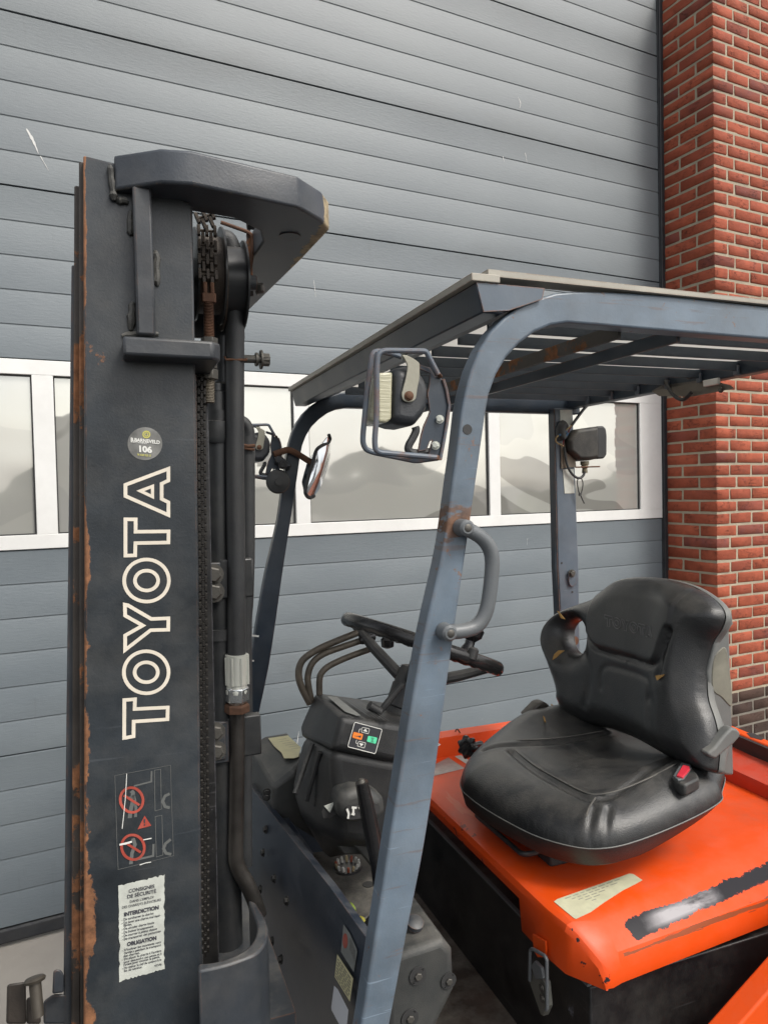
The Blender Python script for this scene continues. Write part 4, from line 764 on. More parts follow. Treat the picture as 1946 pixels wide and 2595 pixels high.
part('leg_tape', G().prism(Zs('B', [(437,1615),(508,1623),(506,1634),(437,1626)], v=VF-.0004), (0, -.0008, 0)).prism(Zs('B', [(446,1774),(477,1776),(476,1786),(446,1785)], v=VF-.0004), (0, -.0008, 0)), M_WHITEP, gd)
# ---------------------------------------------------------------- front panel, dash, wheel, levers
def pu_(c, x, y, w): return Z(c, x, y, w=w)
e0, e1, e2, e3 = [Z('H', x, y, w=.955) for x, y in ((75,90), (240,300), (560,705), (745,965))]; e3 = e3+(e3-e2)*.55
ed = [e0, e1, e2, e3]; dn = [Vector((p.x-.015, p.y-.0, .35)) for p in ed]; dnm = [Vector((p.x-.010, p.y, .91)) for p in ed]; bk = [p+Vector((.014, .012, -.004)) for p in ed]
g = G(); N4 = 4; rows = [dn, dnm, ed, bk, [p+Vector((.014, .012, -.10)) for p in ed]]
g.add([p for r in rows for p in r], [(r*4+i, r*4+i+1, (r+1)*4+i+1, (r+1)*4+i) for r in range(4) for i in range(3)])
fp = part('front_panel', g, M_NAVY, ang=60, solid=.002, bevel=.004, seg=3, label='dark navy front panel with a row of bolts')
def onpanel(c, x, y, off=-.002):     # foot of a pick on the tilted front panel
    nrm = (e3-e0).cross(dnm[0]-e0).normalized(); nrm = -nrm if nrm.x > 0 else nrm
    p = Z(c, x, y, pl=(np.array(nrm), float(nrm.dot(e1)-.0))); return p+nrm*abs(off), nrm
for c, x, y in (('H',182,360),('H',168,500),('H',235,655),('H',310,790),('H',222,1030),('H',275,1140),('H',150,720)):
    p, nr = onpanel(c, x, y); bolt(p, nr, .0062, fp, .006, m=M_BOLTB)
for nm, pts, m_ in (('warning_sticker', [(315,435),(425,590),(550,870),(560,930),(500,1290),(270,925)], mat('grey_sticker', (.20, .21, .20), .5, var=.2, vs=60)), ('yellow_sticker', [(205,965),(490,1400),(430,1810),(160,1370)], M_LABELY), ('white_sticker', [(150,1525),(215,1590),(405,1960),(380,2212),(240,2212),(105,1960),(100,1900)], mat('white_sticker_stock', (.58, .60, .64), .5, var=.05))):
    P_ = [onpanel('Q', x, y, .0030) for x, y in pts]; nr = P_[0][1]; g = G(); poly_face(g, [p for p, _ in P_]); sp_ = part(nm, g, m_, fp)
    if nm == 'warning_sticker':
        g = G(); cs = [onpanel('Q', 352+46*math.cos(t), 730+135*math.sin(t), .0036)[0] for t in np.linspace(0, 6.283, 25)[:-1]]; poly_face(g, cs); part('red_disc', g, M_REDP, sp_)
    if nm in ('yellow_sticker', 'warning_sticker'):
        g = G(); A_, B_, D2 = [onpanel('Q', *p, .0036)[0] for p in ((pts[0], pts[1], pts[-1]) if nm == 'yellow_sticker' else ((425,620),(545,900),(420,960)))]
        for r in range(7 if nm == 'yellow_sticker' else 5):
            t = (r+1)/8; s0 = .08
            while s0 < .88:
                l = random.uniform(.06, .2); p0 = A_+(B_-A_)*s0+(D2-A_)*t; p1 = A_+(B_-A_)*min(.92, s0+l)+(D2-A_)*t; stroke(g, [p0, p1], .0016, False, tuple(nr*.0003)); s0 += l+.05
        part('small_print', g, M_INKG, sp_)
# inner beam behind the panel, floor and sills
part('inner_beam', G().hull([Z('H', x, y, w=.93) for x, y in ((232,272),(308,272),(462,495),(430,520))]+[Z('H', x, y, w=.93)+Vector((0,0,-.08)) for x, y in ((232,272),(308,272),(462,495),(430,520))]), M_NAVY, bevel=.003)
FZ = .545
part('floor_plate', G().box((.31, .90, FZ-.006), (.7115, 1.826, FZ)), M_FLOOR)
part('body_floor', G().box((.30, .93, .44), (.70, 1.82, .52)), M_NAVY)
part('far_side_panel', G().box((.26, 1.83, .40), (.70, 1.845, .90)), M_NAVY, bevel=.004)
cvp = [Z('H', x, y, w=.775) for x, y in ((428,500),(560,487),(722,474),(800,572),(850,700),(800,870),(765,900),(640,800))]
cv = part('connector_cover', G().prism(cvp, (0, 0, -.012)), mat('dirty_grey_plate', (.075, .072, .065), .75, var=.4, dust=.7, bump=.3, vs=18), bevel=.002)
hc2 = Z('H', 665, 590, w=.7755); part('socket_well', G().lathe(hc2+Vector((0, 0, .0006)), (0, 0, -1), [(-.002, .030), (0, .0325), (.002, .0325)], 36), M_BLKSTEEL, cv)
for k in range(14):
    th = 2*math.pi*k/14; rr_ = .0225; p = hc2+Vector((math.cos(th)*rr_, math.sin(th)*rr_, .0012)); cm_ = [M_WHITEP, M_WHITEP, mat('pin_red', (.35, .10, .06), .5), mat('pin_tan', (.4, .33, .2), .5)][k % 4]
    part('connector_pin', G().lathe(p, (math.cos(th)*.3, math.sin(th)*.3, 1), [(0, .0028), (.009, .0034), (.0125, .0028), (.014, .001)], 8), cm_, cv)
part('small_hole', G().cyl(Z('H', 790, 690, w=.7756), Z('H', 790, 690, w=.7756)+Vector((0, 0, .0006)), .012, 20), M_GASK, cv)
bolt(Z('H', 468, 525, w=.775), (0, 0, 1), .006, cv, .004)
part('cover_support', G().prism([p+Vector((0, 0, -.0125)) for p in cvp], (0, 0, -.12)), M_FLOOR)
# side cowl with the yellow label
sc_ = [Z('E', 160, 985, v=1.72), Z('E', 305, 962, v=1.72), Z('E', 400, 1110, v=1.50), Z('E', 350, 1185, v=1.46), Z('E', 215, 1292, v=1.46), Z('E', 80, 1055, v=1.66)]
sb = [Z('E', 218, 1445, v=1.46), Z('E', 350, 1445, v=1.46), Z('E', 75, 1260, v=1.66)]
ck = part('side_cowl', G().hull(sc_+sb+[Vector((.45, 1.72, .80)), Vector((.45, 1.5, .80))]), M_PLASG, bevel=.008, seg=3, label='dark grey side cowl carrying a pale yellow label')
def tri_plane(a, b, c): n = (b-a).cross(c-a).normalized(); return n
n_ = tri_plane(sc_[0], sc_[1], sc_[2]); n_ = n_ if n_.z > 0 else -n_
yl = [(190,997),(308,980),(385,1052),(372,1108),(345,1117),(285,1118),(270,1085),(225,1045)]
P_ = [Z('E', x, y, pl=(np.array(n_), float(n_.dot(sc_[0])+.0012))) for x, y in yl]; g = G(); poly_face(g, P_); yy = part('yellow_label', g, M_LABELY, ck)
g = G()
for r in range(6):
    a = P_[0].lerp(P_[3], .15+.1*r)+(P_[1]-P_[0])*.15; 
    stroke(g, [a+(P_[1]-P_[0])*.05, a+(P_[1]-P_[0])*.55], .0016, False, tuple(n_*.0003))
part('small_print', g, M_INKG, yy)
for x, y in ((182,1320),(180,1350)): bolt(Z('E', x, y, v=1.455), (-.3, -1, 0), .006, ck, .004, m=M_BOLTB)
# dashboard cowl
T1 = [Z('E', 470, 725, v=1.50), Z('E', 520, 738, v=1.44), Z('E', 625, 862, v=1.22), Z('E', 940, 900, v=1.22), Z('E', 1020, 920, v=1.22)]
Tb = [Z('E', 1000, 800, v=1.50), Z('E', 760, 775, v=1.52)]
Bm = [Z('E', 380, 925, v=1.50), Z('E', 388, 975, v=1.46), Z('E', 575, 1062, v=1.215), Z('E', 920, 1135, v=1.215), Z('E', 1030, 1140, v=1.215)]
hd_ = part('dash_cowl', G().hull(T1+Tb+Bm+[Vector((.66, 1.50, 1.02)), Vector((.40, 1.52, 1.04))]), M_PLAS, bevel=.012, seg=4, ang=55, label='black dash cowl with the direction switch sticker')
lc_ = [Z('E', 398, 980, v=1.44), Z('E', 575, 1070, v=1.225), Z('E', 1000, 1150, v=1.225), Z('E', 330, 1290, v=1.40), Z('E', 372, 1430, v=1.36), Z('E', 500, 1545, v=1.28), Z('E', 620, 1610, v=1.235), Z('E', 960, 1640, v=1.235), Vector((.62, 1.5, .82)), Vector((.40, 1.48, .82)), Vector((.66, 1.5, 1.05))]
lw = part('column_cowl', G().hull(lc_), M_PLAS, bevel=.016, seg=4, ang=55)
for a, b in (((455,1030),(350,1330)), ((500,1080),(420,1370)), ((545,1110),(470,1400))):
    part('cowl_rib', G().tube([Z('E', *a, v=1.345 if a[0] < 500 else 1.28), Z('E', *b, v=1.30)], .005, 8), M_PLAS, lw)
# top binnacle inset and ribs
n_ = tri_plane(T1[1], T1[2], T1[3]); n_ = n_ if n_.z > 0 else -n_
pf = lambda c, x, y, o=.0015, q=T1[2]: Z(c, x, y, pl=(np.array(n_), float(n_.dot(q)+o)))
g = G(); poly_face(g, [pf('E', x, y) for x, y in ((545,745),(600,748),(745,860),(720,862),(650,838))]); part('binnacle_window', g, mat('dusty_screen', (.17, .175, .16), .35, var=.12, dust=.4), hd_)
g = G()
for k in range(5): stroke(g, [pf('E', 640+k*22, 765+k*3), pf('E', 800+k*28, 875+k*6)], .004, False, tuple(n_*.002))
part('cowl_ribbing', g, M_TUBE, hd_)
# direction sticker on the cowl's near face
n2 = tri_plane(T1[2], T1[4], Bm[3]); n2 = n2 if n2.y < 0 else -n2
pr_ = lambda x, y, o=.0022: Z('R', x, y, pl=(np.array(n2), float(n2.dot(T1[2])+o)))
g = G(); poly_face(g, rounded([pr_(*p, .0018) for p in ((430,140),(1480,420),(1225,1365),(160,1095),(430,140))], .002)); ds = part('direction_sticker', g, mat('sticker_black', (.035, .036, .042), .4, var=.1), hd_)
def rr4(pts, r): P_ = pts+pts[:2]; o_ = rounded(P_, r, 4)[1:]; return o_[:len(o_)-1]
g = G(); stroke(g, rr4([pr_(435,148), pr_(1480,428), pr_(1220,1358), pr_(165,1088)], .003), .0012, True, tuple(n2*.0004)); stroke(g, rr4([pr_(725,345), pr_(1000,405), pr_(955,595), pr_(685,525)], .0015), .0009, True, tuple(n2*.0004)); stroke(g, rr4([pr_(580,880), pr_(850,940), pr_(800,1140), pr_(535,1060)], .0015), .0009, True, tuple(n2*.0004))
stroke(g, [pr_(680,420), pr_(640,410), pr_(610,440), pr_(585,545)], .0009, False, tuple(n2*.0004)); stroke(g, [pr_(510,820), pr_(480,920), pr_(495,960), pr_(540,970)], .0009, False, tuple(n2*.0004))
poly_face(g, [pr_(855,400,.0026), pr_(745,490,.0026), pr_(920,530,.0026)]); poly_face(g, [pr_(605,945,.0026), pr_(785,985,.0026), pr_(680,1075,.0026)]); part('sticker_lines', g, M_WHITEP, ds)
g = G(); poly_face(g, rr4([pr_(395,520,.0026), pr_(760,610,.0026), pr_(700,840,.0026), pr_(340,740,.0026)], .002)); part('orange_key', g, M_ORP, ds)
g = G(); poly_face(g, rr4([pr_(950,670,.0026), pr_(1300,745,.0026), pr_(1240,985,.0026), pr_(895,890,.0026)], .002)); part('green_key', g, M_GREENP, ds)
g = G(); poly_face(g, [pr_(395,675,.003), pr_(560,680,.003), pr_(695,660,.003), pr_(660,750,.003), pr_(560,705,.003)]); stroke(g, [pr_(1080,745,.003), pr_(1165,770,.003), pr_(1060,895,.003), pr_(1140,910,.003)][::1], .0006, True, tuple(n2*.0004)); part('key_symbols', g, M_INK, ds)
# knee switch boss with chipped white marks, parking lever, lower plate
boss = [Z('E', x, y, v=1.20) for x, y in ((600,1380),(625,1320),(700,1292),(810,1300),(880,1350),(890,1440),(840,1490),(650,1500),(605,1460))]
bs_ = part('lever_boss', G().hull(boss+[p+Vector((0, .07, 0)) for p in boss]+[sum(boss, Vector())/9+(p-sum(boss, Vector())/9)*.7+Vector((0, -.01, 0)) for p in boss]), M_PLASG, bevel=.006, seg=3)
part('badge', G().prism(smooth(Zs('E', [(655,1440),(670,1405),(760,1388),(850,1395),(850,1450),(760,1475),(670,1485)], v=1.187), 3, True), (0, .004, 0)), M_GASK, bs_)
g = G()
for pts in ([(668,1480),(672,1450),(662,1420)], [(690,1412),(720,1415)], [(700,1418),(700,1450)], [(688,1450),(708,1455)], [(735,1408),(750,1440)], [(760,1400),(790,1405)]): stroke(g, Zs('E', pts, v=1.185), .0038, False, (0, -.0006, 0))
part('paint_marks', g, M_WHITEP, bs_)
g = G().prism(Zs('E', [(510,1440),(530,1405),(585,1380),(600,1450),(560,1478),(520,1475)], v=1.225), (0, .002, 0)); part('foot_opening', g, M_GASK, lw); part('paper_scrap', G().prism(Zs('E', [(525,1405),(588,1380),(560,1445)], v=1.222), (0, .001, 0)), M_LABEL, lw)
part('parking_lever', G().tube(Zs('H', [(750,75),(775,200),(815,400),(840,560),(855,700)], v=1.12), [.0105, .0125, .0135, .011, .010], 16), M_RIM, label='black ribbed parking lever').location
part('lever_cap', G().lathe(Z('H', 750, 78, v=1.12), (-.02, 0, 1), [(-.004, .0085), (.002, .006), (.006, .004)], 14), M_BOLT)
part('lower_plate', G().prism(Zs('E', [(480,1520),(600,1560),(700,1600),(960,1600),(960,1700),(640,1700),(560,1590)], v=1.30), (0, .01, 0)), M_PLASG, bevel=.004)
lp_ = Zs('H', [(500,340),(560,380),(640,430),(720,480),(800,570),(900,600),(900,300),(520,280)], v=1.28); part('lower_plate', G().prism(lp_, (0, .012, 0)), M_PLASG, bevel=.004)
# control levers
for pts, r in (([(440,790),(390,690),(372,610),(392,535),(460,480),(560,430),(755,352)], .0074), ([(450,780),(432,690),(428,620),(455,545),(520,492),(630,450),(755,408)], .0070), ([(497,735),(497,650),(510,605),(560,560),(680,505),(830,452)], .0068)):
    lv = part('control_lever', G().tube(smooth(Zs('E', pts, v=1.48), 6), r, 14), mat('lever_dirty_chrome', (.09, .075, .058), .5, metal=.3, var=.4, dust=.4, rust=.15, bump=.15, vs=22))
part('lever_knob', G().lathe(Z('E', 740, 412, v=1.47), Z('E', 830, 378, v=1.47)-Z('E', 740, 412, v=1.47), [(0, .0085), (.010, .0115), (.030, .012), (.034, .008)], 16), M_RIM)
part('lever_knob', G().lathe(Z('E', 905, 425, v=1.50), (0, 0, 1), [(-.012, .006), (-.008, .014), (.008, .015), (.014, .009)], 16), M_RIM)
# steering wheel, seen along its own plane
rL, rR = [Vector(ray('E', *p)) for p in ((622,268), (1598,590))]
nW = rL.cross(rR).normalized(); nW = nW if nW.z > 0 else -nW
rc = Vector(ray('E', 1110, 428)); cW = Vector((0, 0, CH))+rc*(1.38/rc.y); eW = nW.cross(rc).normalized()
def ang_proj(R):
    p = cW-eW*R-Vector((0, 0, CH)); return p
dl = (Vector((0,0,CH))-cW)
a_ = rL.normalized().angle(rc.normalized()); R_W = cW.__sub__(Vector((0,0,CH))).length*math.sin(a_)*.985
nT = (Matrix.Rotation(math.radians(.7), 3, eW) @ nW); fW = nT.cross(eW)
sw = bpy.data.objects.new('steering_wheel', None); COL.objects.link(sw); sw.parent = fk
g = G(); n1_, n2_ = 72, 14; vs = []
for i in range(n1_):
    t = 2*math.pi*i/n1_; d = eW*math.cos(t)+fW*math.sin(t); rt_ = .0125
    for k in range(n2_):
        s = 2*math.pi*k/n2_; rr_ = rt_*(1+(.10*math.cos(i*math.pi) if math.sin(s) < -.2 else 0)); vs.append(cW+d*(R_W-.0125+rr_*math.cos(s))+nT*(rr_*1.12*math.sin(s)))
g.add(vs, [(i*n2_+k, i*n2_+(k+1) % n2_, ((i+1) % n1_)*n2_+(k+1) % n2_, ((i+1) % n1_)*n2_+k) for i in range(n1_) for k in range(n2_)])
part('wheel_rim', g, M_RIM, sw, ang=80)
hub = cW-nT*.075
for t in (200, 340, 90):
    d = eW*math.cos(math.radians(t))+fW*math.sin(math.radians(t)); p0 = hub+d*.028; p1 = cW+d*(R_W-.016)-nT*.006; pm = hub.lerp(p1, .62)+nT*-.008
    part('wheel_spoke', G().tube([p0, pm, p1], [.0125, .0115, .0095], 10), M_PLAS, sw)
part('wheel_hub', G().lathe(hub+nT*.026, -nT, [(0, .018), (.004, .026), (.018, .030), (.040, .031), (.042, .033), (.085, .034), (.088, .030), (.125, .032), (.128, .0275)], 32), M_PLAS, sw)
part('column_shroud', G().lathe(hub-nT*.105, -nT, [(0, .030), (.05, .029), (.055, .018), (.11, .016)], 24), mat('crumbling_foam', (.02, .02, .02), .8, var=.4, dust=.6, bump=1., bs=90, vs=40), sw)
kb = Z('E', 1385, 470, v=1.30); part('spinner_knob', G().lathe(kb, nT, [(-.004, .018), (.012, .010), (.020, .010), (.030, .020), (.044, .022), (.050, .015)], 20), M_RIM, sw)
kb = cW-eW*R_W*.55+fW*R_W*.8; part('wheel_bolt', G().lathe(kb, nT, [(0, .010), (.018, .010), (.022, .006)], 16), M_PLAS, sw)
part('key_barrel', G().cyl(Z('E', 795, 800, v=1.28), Z('E', 860, 840, v=1.28), .0085, 16), M_PLAS); part('indicator_stalk', G().tube(Zs('E', [(845,855),(900,790),(960,715),(1000,670)], v=1.30), [.005, .007, .006, .005], 10), M_PLAS)
# moulded step cover beside the near leg
f_ = [(900,1130),(1240,1020),(1300,1085),(1312,1200),(1310,1330),(1250,1450),(1172,1529),(1130,1700),(900,1700)]
fpn = Zs('H', f_, v=1.00); tb = Zs('H', [(1040,820),(1075,840),(1115,905),(1240,1015),(1040,1060)], v=1.00)
A_ = [Z('H', 1050, 835, v=1.22), Z('H', 1110, 900, v=1.17), Z('H', 1235, 1015, v=1.05), Z('H', 1000, 850, v=1.22), Vector((.40, 1.22, .84))]
stc = part('pedal_cover', G().hull(fpn+A_+[p+Vector((0, .2, 0)) for p in fpn[2:]]), M_PLASG, bevel=.012, seg=4, ang=50, label='scuffed grey moulded cover beside the near guard leg')
for x, y, r in ((1088,1240,.012),(1272,1270,.011),(1040,1495,.012)):
    c = Z('H', x, y, v=.998); part('cover_recess', G().lathe(c+Vector((0, .0015, 0)), (0, -1, 0), [(0, r*1.15), (.002, r*1.15), (.0022, r*.9), (.0005, r*.6)], 24), M_GASK, stc); bolt(c+Vector((0, -.001, 0)), (0, -1, 0), r*.5, stc, .003, washer=False)
part('cover_cap', G().lathe(Z('H', 1065, 935, v=1.05), (.1, -.4, 1), [(0, .014), (.008, .014), (.011, .009)], 20), M_MAST, stc)
part('bare_patch', G().prism([Z('H', x, y, v=1.15) for x, y in ((1060,842),(1085,855),(1112,895),(1100,892))], (0, -.003, 0)), M_WHITEP, stc)
# battery box
VB = .985
bt = part('battery_box', G().box((.712, VB+.006, .30), (1.50, 1.80, .772)), M_BLKSTEEL, bevel=.003, label='scratched black battery compartment under the hood')
part('box_rim', G().box((.708, VB+.008, .7725), (.716, 1.79, .7765)), M_HAND, bt)
g = G()
None and part('battery_cable', G().tube(smooth([Vector((.672, 1.62, .80)), Vector((.665, 1.50, .79)), Vector((.667, 1.40, .80)), Vector((.672, 1.30, .815)), Vector((.675, 1.2, .80))], 5), .008, 10), M_HOSE)
# near side orange fender at the lower right
fe = Zs('J', [(1659,870),(1330,1240),(1230,1352)], v=.90)
fe2 = [fe[0]+(fe[0]-fe[1])*4, Vector((1.6, .90, .45)), Vector((fe[-1].x+.05, .90, .45))]
part('side_fender', G().prism([fe2[0]]+fe+[fe2[2], fe2[1]], (0, -.04, 0)), M_ORANGE, bevel=.004, seg=3, label='orange lower body panel at the bottom right')
# ---------------------------------------------------------------- hood
HW = .876
va = lambda u: .955+(u-.715)*.08
vb = lambda u: .967+(u-.735)*.07
vc = lambda u: 1.012+(u-.69)*.185
def hood_prof(u):
    a, b, c = va(u), vb(u), vc(u)
    return [(a, .791), (a+.001, .812), (b, .836), (b*.65+c*.35, .852), (b*.3+c*.7, .868), (c, HW), (c+.05, HW), (max(1.142, c+.06), HW), (max(1.150, c+.07), HW), (1.45, HW), (1.772, HW), (1.784, .925), (1.828, .927), (1.838, .915), (1.842, .80)]
rows = []
p = hood_prof(.69)
base0 = [(.674+max(0, 1.02-v)*.62, v, w) for v, w in p]
lip = []
for (u, v, w) in base0:
    if v < 1.146: wl = min(w-.001, .790)
    elif v < 1.78: wl = .846
    else: wl = min(w-.01, .85)
    lip.append((u, v, wl))
rows.append(lip)
rows.append([(u-.001, v, max(w-.014, lw_[2]+.001)) for (u, v, w), lw_ in zip(base0, lip)])
rows.append([(u+.004, v, max(w-.004, lw_[2]+.002)) for (u, v, w), lw_ in zip(base0, lip)])
rows.append([(u+.014, v, w) for (u, v, w) in base0])
for u in (.75, .80, .90, 1.0, 1.15, 1.25, 1.374, 1.455): rows.append([(u, v, w) for v, w in hood_prof(u)])
n = len(p); g = G(); g.add([q for r in rows for q in r], [(r*n+i, r*n+i+1, (r+1)*n+i+1, (r+1)*n+i) for r in range(len(rows)-1) for i in range(n-1)])
def chips(nt, vec):
    s = nt.nodes.new('ShaderNodeSeparateXYZ'); nt.links.new(vec, s.inputs[0]); U, V, W_ = s.outputs
    n1 = noise(nt, vec, 16, 8, .7); n2 = noise(nt, vec, 5, 3, .5)
    # black primer laid bare in a long patch along the near shoulder
    dv = mth(nt, 'ABSOLUTE', mth(nt, 'SUBTRACT', mth(nt, 'SUBTRACT', W_, mth(nt, 'MULTIPLY', mth(nt, 'SUBTRACT', U, -.1), .02)), .841))
    band = mth(nt, 'SUBTRACT', .0125, dv); band = mth(nt, 'ADD', band, mth(nt, 'MULTIPLY', mth(nt, 'SUBTRACT', n1, .5), .012))
    nearv = ramp(nt, V, -.30, -.28, (1,1,1,1), (0,0,0,1))
    uu = ramp(nt, mth(nt, 'ADD', U, mth(nt, 'MULTIPLY', mth(nt, 'SUBTRACT', n2, .5), .03)), .0, .004)
    m1 = mth(nt, 'MULTIPLY', mth(nt, 'MULTIPLY', ramp(nt, band, .0, .0012), uu), mth(nt, 'LESS_THAN', V, -.29))
    return m1
def hood_mat():
    m = mat('orange_hood', (.72, .070, .006), .40, var=.08, dust=.12, bump=.05, vs=3.5, spec=.3)
    nt = m.node_tree; b = nt.nodes['Principled BSDF']; tc = nt.nodes.new('ShaderNodeTexCoord'); vec = tc.outputs['Object']
    s = nt.nodes.new('ShaderNodeSeparateXYZ'); nt.links.new(vec, s.inputs[0]); U, V, W_ = s.outputs
    n1 = noise(nt, vec, 18, 8, .7); n3 = noise(nt, vec, 7, 3, .5)
    near = mth(nt, 'LESS_THAN', V, -.27)
    uj = mth(nt, 'ADD', U, mth(nt, 'MULTIPLY', mth(nt, 'SUBTRACT', n1, .5), .05))
    dv = mth(nt, 'ABSOLUTE', mth(nt, 'SUBTRACT', W_, mth(nt, 'MULTIPLY_ADD', U, .012, .851)))
    band = mth(nt, 'ADD', mth(nt, 'SUBTRACT', mth(nt, 'MULTIPLY_ADD', mth(nt, 'MINIMUM', mth(nt, 'MAXIMUM', mth(nt, 'ADD', U, .06), 0), .12), -.030, .0098), dv), mth(nt, 'MULTIPLY', mth(nt, 'SUBTRACT', noise(nt, vec, 34, 9, .8), .5), .016))
    prim = mth(nt, 'MULTIPLY', mth(nt, 'MULTIPLY', mth(nt, 'GREATER_THAN', band, 0), mth(nt, 'GREATER_THAN', uj, -.112)), near)
    prim = mth(nt, 'MULTIPLY', prim, mth(nt, 'LESS_THAN', uj, .30))
    # small chips at the front corner, long scrapes below
    c1 = ramp(nt, noise(nt, vec, 30, 4, .6), .66, .68); corner = mth(nt, 'MULTIPLY', mth(nt, 'MULTIPLY', mth(nt, 'LESS_THAN', uj, -.150), mth(nt, 'LESS_THAN', V, -.35)), c1)
    lowz = mth(nt, 'LESS_THAN', W_, .838)
    scv = nt.nodes.new('ShaderNodeMapping'); scv.inputs['Rotation'].default_value = (0, math.radians(-2), 0); nt.links.new(vec, scv.inputs[0])
    c2 = ramp(nt, noise(nt, scv.outputs[0], 9, 6, .65, (.5, 1, 11)), .655, .675); scr = mth(nt, 'MULTIPLY', mth(nt, 'MULTIPLY', c2, lowz), mth(nt, 'MULTIPLY', near, mth(nt, 'GREATER_THAN', uj, -.13)))
    # grubby chipped front lip
    fl = mth(nt, 'MULTIPLY', mth(nt, 'MULTIPLY', mth(nt, 'LESS_THAN', U, -.212), mth(nt, 'GREATER_THAN', V, -.22)), ramp(nt, noise(nt, vec, 12, 6, .7), .60, .63))
    sn = ramp(nt, noise(nt, vec, 24, 5, .65, (.35, 1, 2)), .28, .50); sr = ramp(nt, mth(nt, 'ABSOLUTE', mth(nt, 'SUBTRACT', uj, .02)), .045, .10, (1,1,1,1), (0,0,0,1)); silver = mth(nt, 'MULTIPLY', mth(nt, 'MULTIPLY', prim, sn), mth(nt, 'MULTIPLY', sr, ramp(nt, dv, .0055, .0085, (1,1,1,1), (0,0,0,1))))
    brn = mth(nt, 'SUBTRACT', mth(nt, 'MULTIPLY', ramp(nt, noise(nt, vec, 8, 6, .7, (.6, 1, 14)), .40, .62), .0065), mth(nt, 'ABSOLUTE', mth(nt, 'SUBTRACT', W_, mth(nt, 'MULTIPLY_ADD', U, .006, .8300)))); brn = mth(nt, 'MULTIPLY', mth(nt, 'MULTIPLY', mth(nt, 'GREATER_THAN', brn, 0), near), mth(nt, 'GREATER_THAN', uj, -.145))
    link_ = b.inputs['Base Color'].links[0]; col = link_.from_socket
    gr = mth(nt, 'MULTIPLY', ramp(nt, noise(nt, vec, 5, 6, .65), .52, .75), mth(nt, 'LESS_THAN', mth(nt, 'ABSOLUTE', mth(nt, 'SUBTRACT', W_, .876)), .002)); col = mixc(nt, mth(nt, 'MULTIPLY', gr, .5), col, (.36, .11, .07)); hs_ = ramp(nt, noise(nt, vec, 30, 3, .6, (1, .12, 1)), .69, .71); col = mixc(nt, mth(nt, 'MULTIPLY', hs_, .25), col, (.75, .30, .18))
    allm = mth(nt, 'MAXIMUM', mth(nt, 'MAXIMUM', prim, corner), mth(nt, 'MULTIPLY', fl, .8))
    col = mixc(nt, mth(nt, 'MULTIPLY', scr, .85), col, (.10, .045, .03)); col = mixc(nt, mth(nt, 'MULTIPLY', brn, .75), col, (.13, .07, .035)); col = mixc(nt, allm, col, (.022, .020, .022)); col = mixc(nt, mth(nt, 'MULTIPLY', silver, .8), col, (.46, .44, .45)); rg = mixc(nt, prim, .40, .22); nt.links.new(rg, b.inputs['Roughness'])
    nt.links.new(col, b.inputs['Base Color'])
    return m
M_HOOD = hood_mat()
hood = part('hood', g, M_HOOD, ang=40, solid=.004, bevel=.006, seg=3, label='orange hood, paint scraped to black along the near shoulder')
g = G(); uR = 1.376
g.add([(uR, 1.0, HW-.004), (uR, 1.80, HW-.004), (uR+.004, 1.80, .915), (uR+.004, 1.02, .905), (uR+.06, 1.80, .919), (uR+.06, 1.04, .909), (uR+.155, 1.80, .925), (uR+.085, 1.05, .925)], [(0,1,2,3),(3,2,4,5),(5,4,6,7)])
part('rear_hood', g, mat('red_faded_paint', (.50, .040, .012), .5, var=.12, dust=.25, vs=4), solid=.004, bevel=.004, seg=2)
cw = [Z('G', 1500, 815, w=.955), Z('G', 1659, 880, w=.955), Z('G', 1659, 905, w=.955), Z('G', 1510, 845, w=.955)]
d_ = (cw[1]-cw[0]); ext = [cw[0]-d_*1.5, cw[1]+d_*2, cw[2]+d_*2, cw[3]-d_*1.5]
part('counterweight_rim', G().prism([ext[0], ext[1], ext[2]+Vector((-.0, 0, 0)), ext[3]], (0, 0, -.05)), M_ORANGE, bevel=.006, seg=3)
part('rim_slot', G().prism([Z('G', x, y, w=.9558) for x, y in ((1555,846),(1590,848),(1640,872),(1625,880),(1575,866))], (0, 0, -.0006)), M_GASK)
part('rim_gap', G().prism([p+Vector((-.010, 0, -.004)) for p in ext[2:]]+[p+Vector((0, 0, -.004)) for p in reversed(ext[2:])], (0, 0, -.05)), M_GASK)
# hood furniture
lb = [Z('J', x, y, w=HW+.0008) for x, y in ((527,593),(545,580),(925,445),(945,447),(995,480),(960,500),(890,535),(790,600),(720,650),(645,685),(632,680))]
g = G(); poly_face(g, lb); hl_ = part('hood_label', g, mat('cream_label', (.56, .55, .38), .6, var=.10, dust=.2, vs=40), hood, label='cream instruction label at the near edge of the hood')
g = G(); a, b_, c = lb[1], lb[2], lb[9]
for r in range(5):
    t = .12+.14*r; s0 = .08+.06*r
    while s0 < .80-.12*r: l = random.uniform(.03, .10); stroke(g, [a+(b_-a)*s0+(c-a)*t*.8, a+(b_-a)*(s0+l)+(c-a)*t*.8], .0022, False, (0, 0, .0003)); s0 += l+.025
part('small_print', g, mat('faint_ink', (.30, .30, .24), .6), hl_)
M_PLATE = mat('data_plate', (.38, .38, .36), .45, metal=.5, var=.2, vs=60)
g = G(); poly_face(g, [Z('E', x, y, w=HW+.0008) for x, y in ((1150,1175),(1270,1112),(1368,1178),(1150,1232))]); part('data_plate', g, M_PLATE, hood)
g = G(); poly_face(g, [Z('E', x, y, w=HW+.0008) for x, y in ((1308,1106),(1345,1098),(1395,1130),(1378,1152))]); part('data_plate', g, M_LABEL, hood)
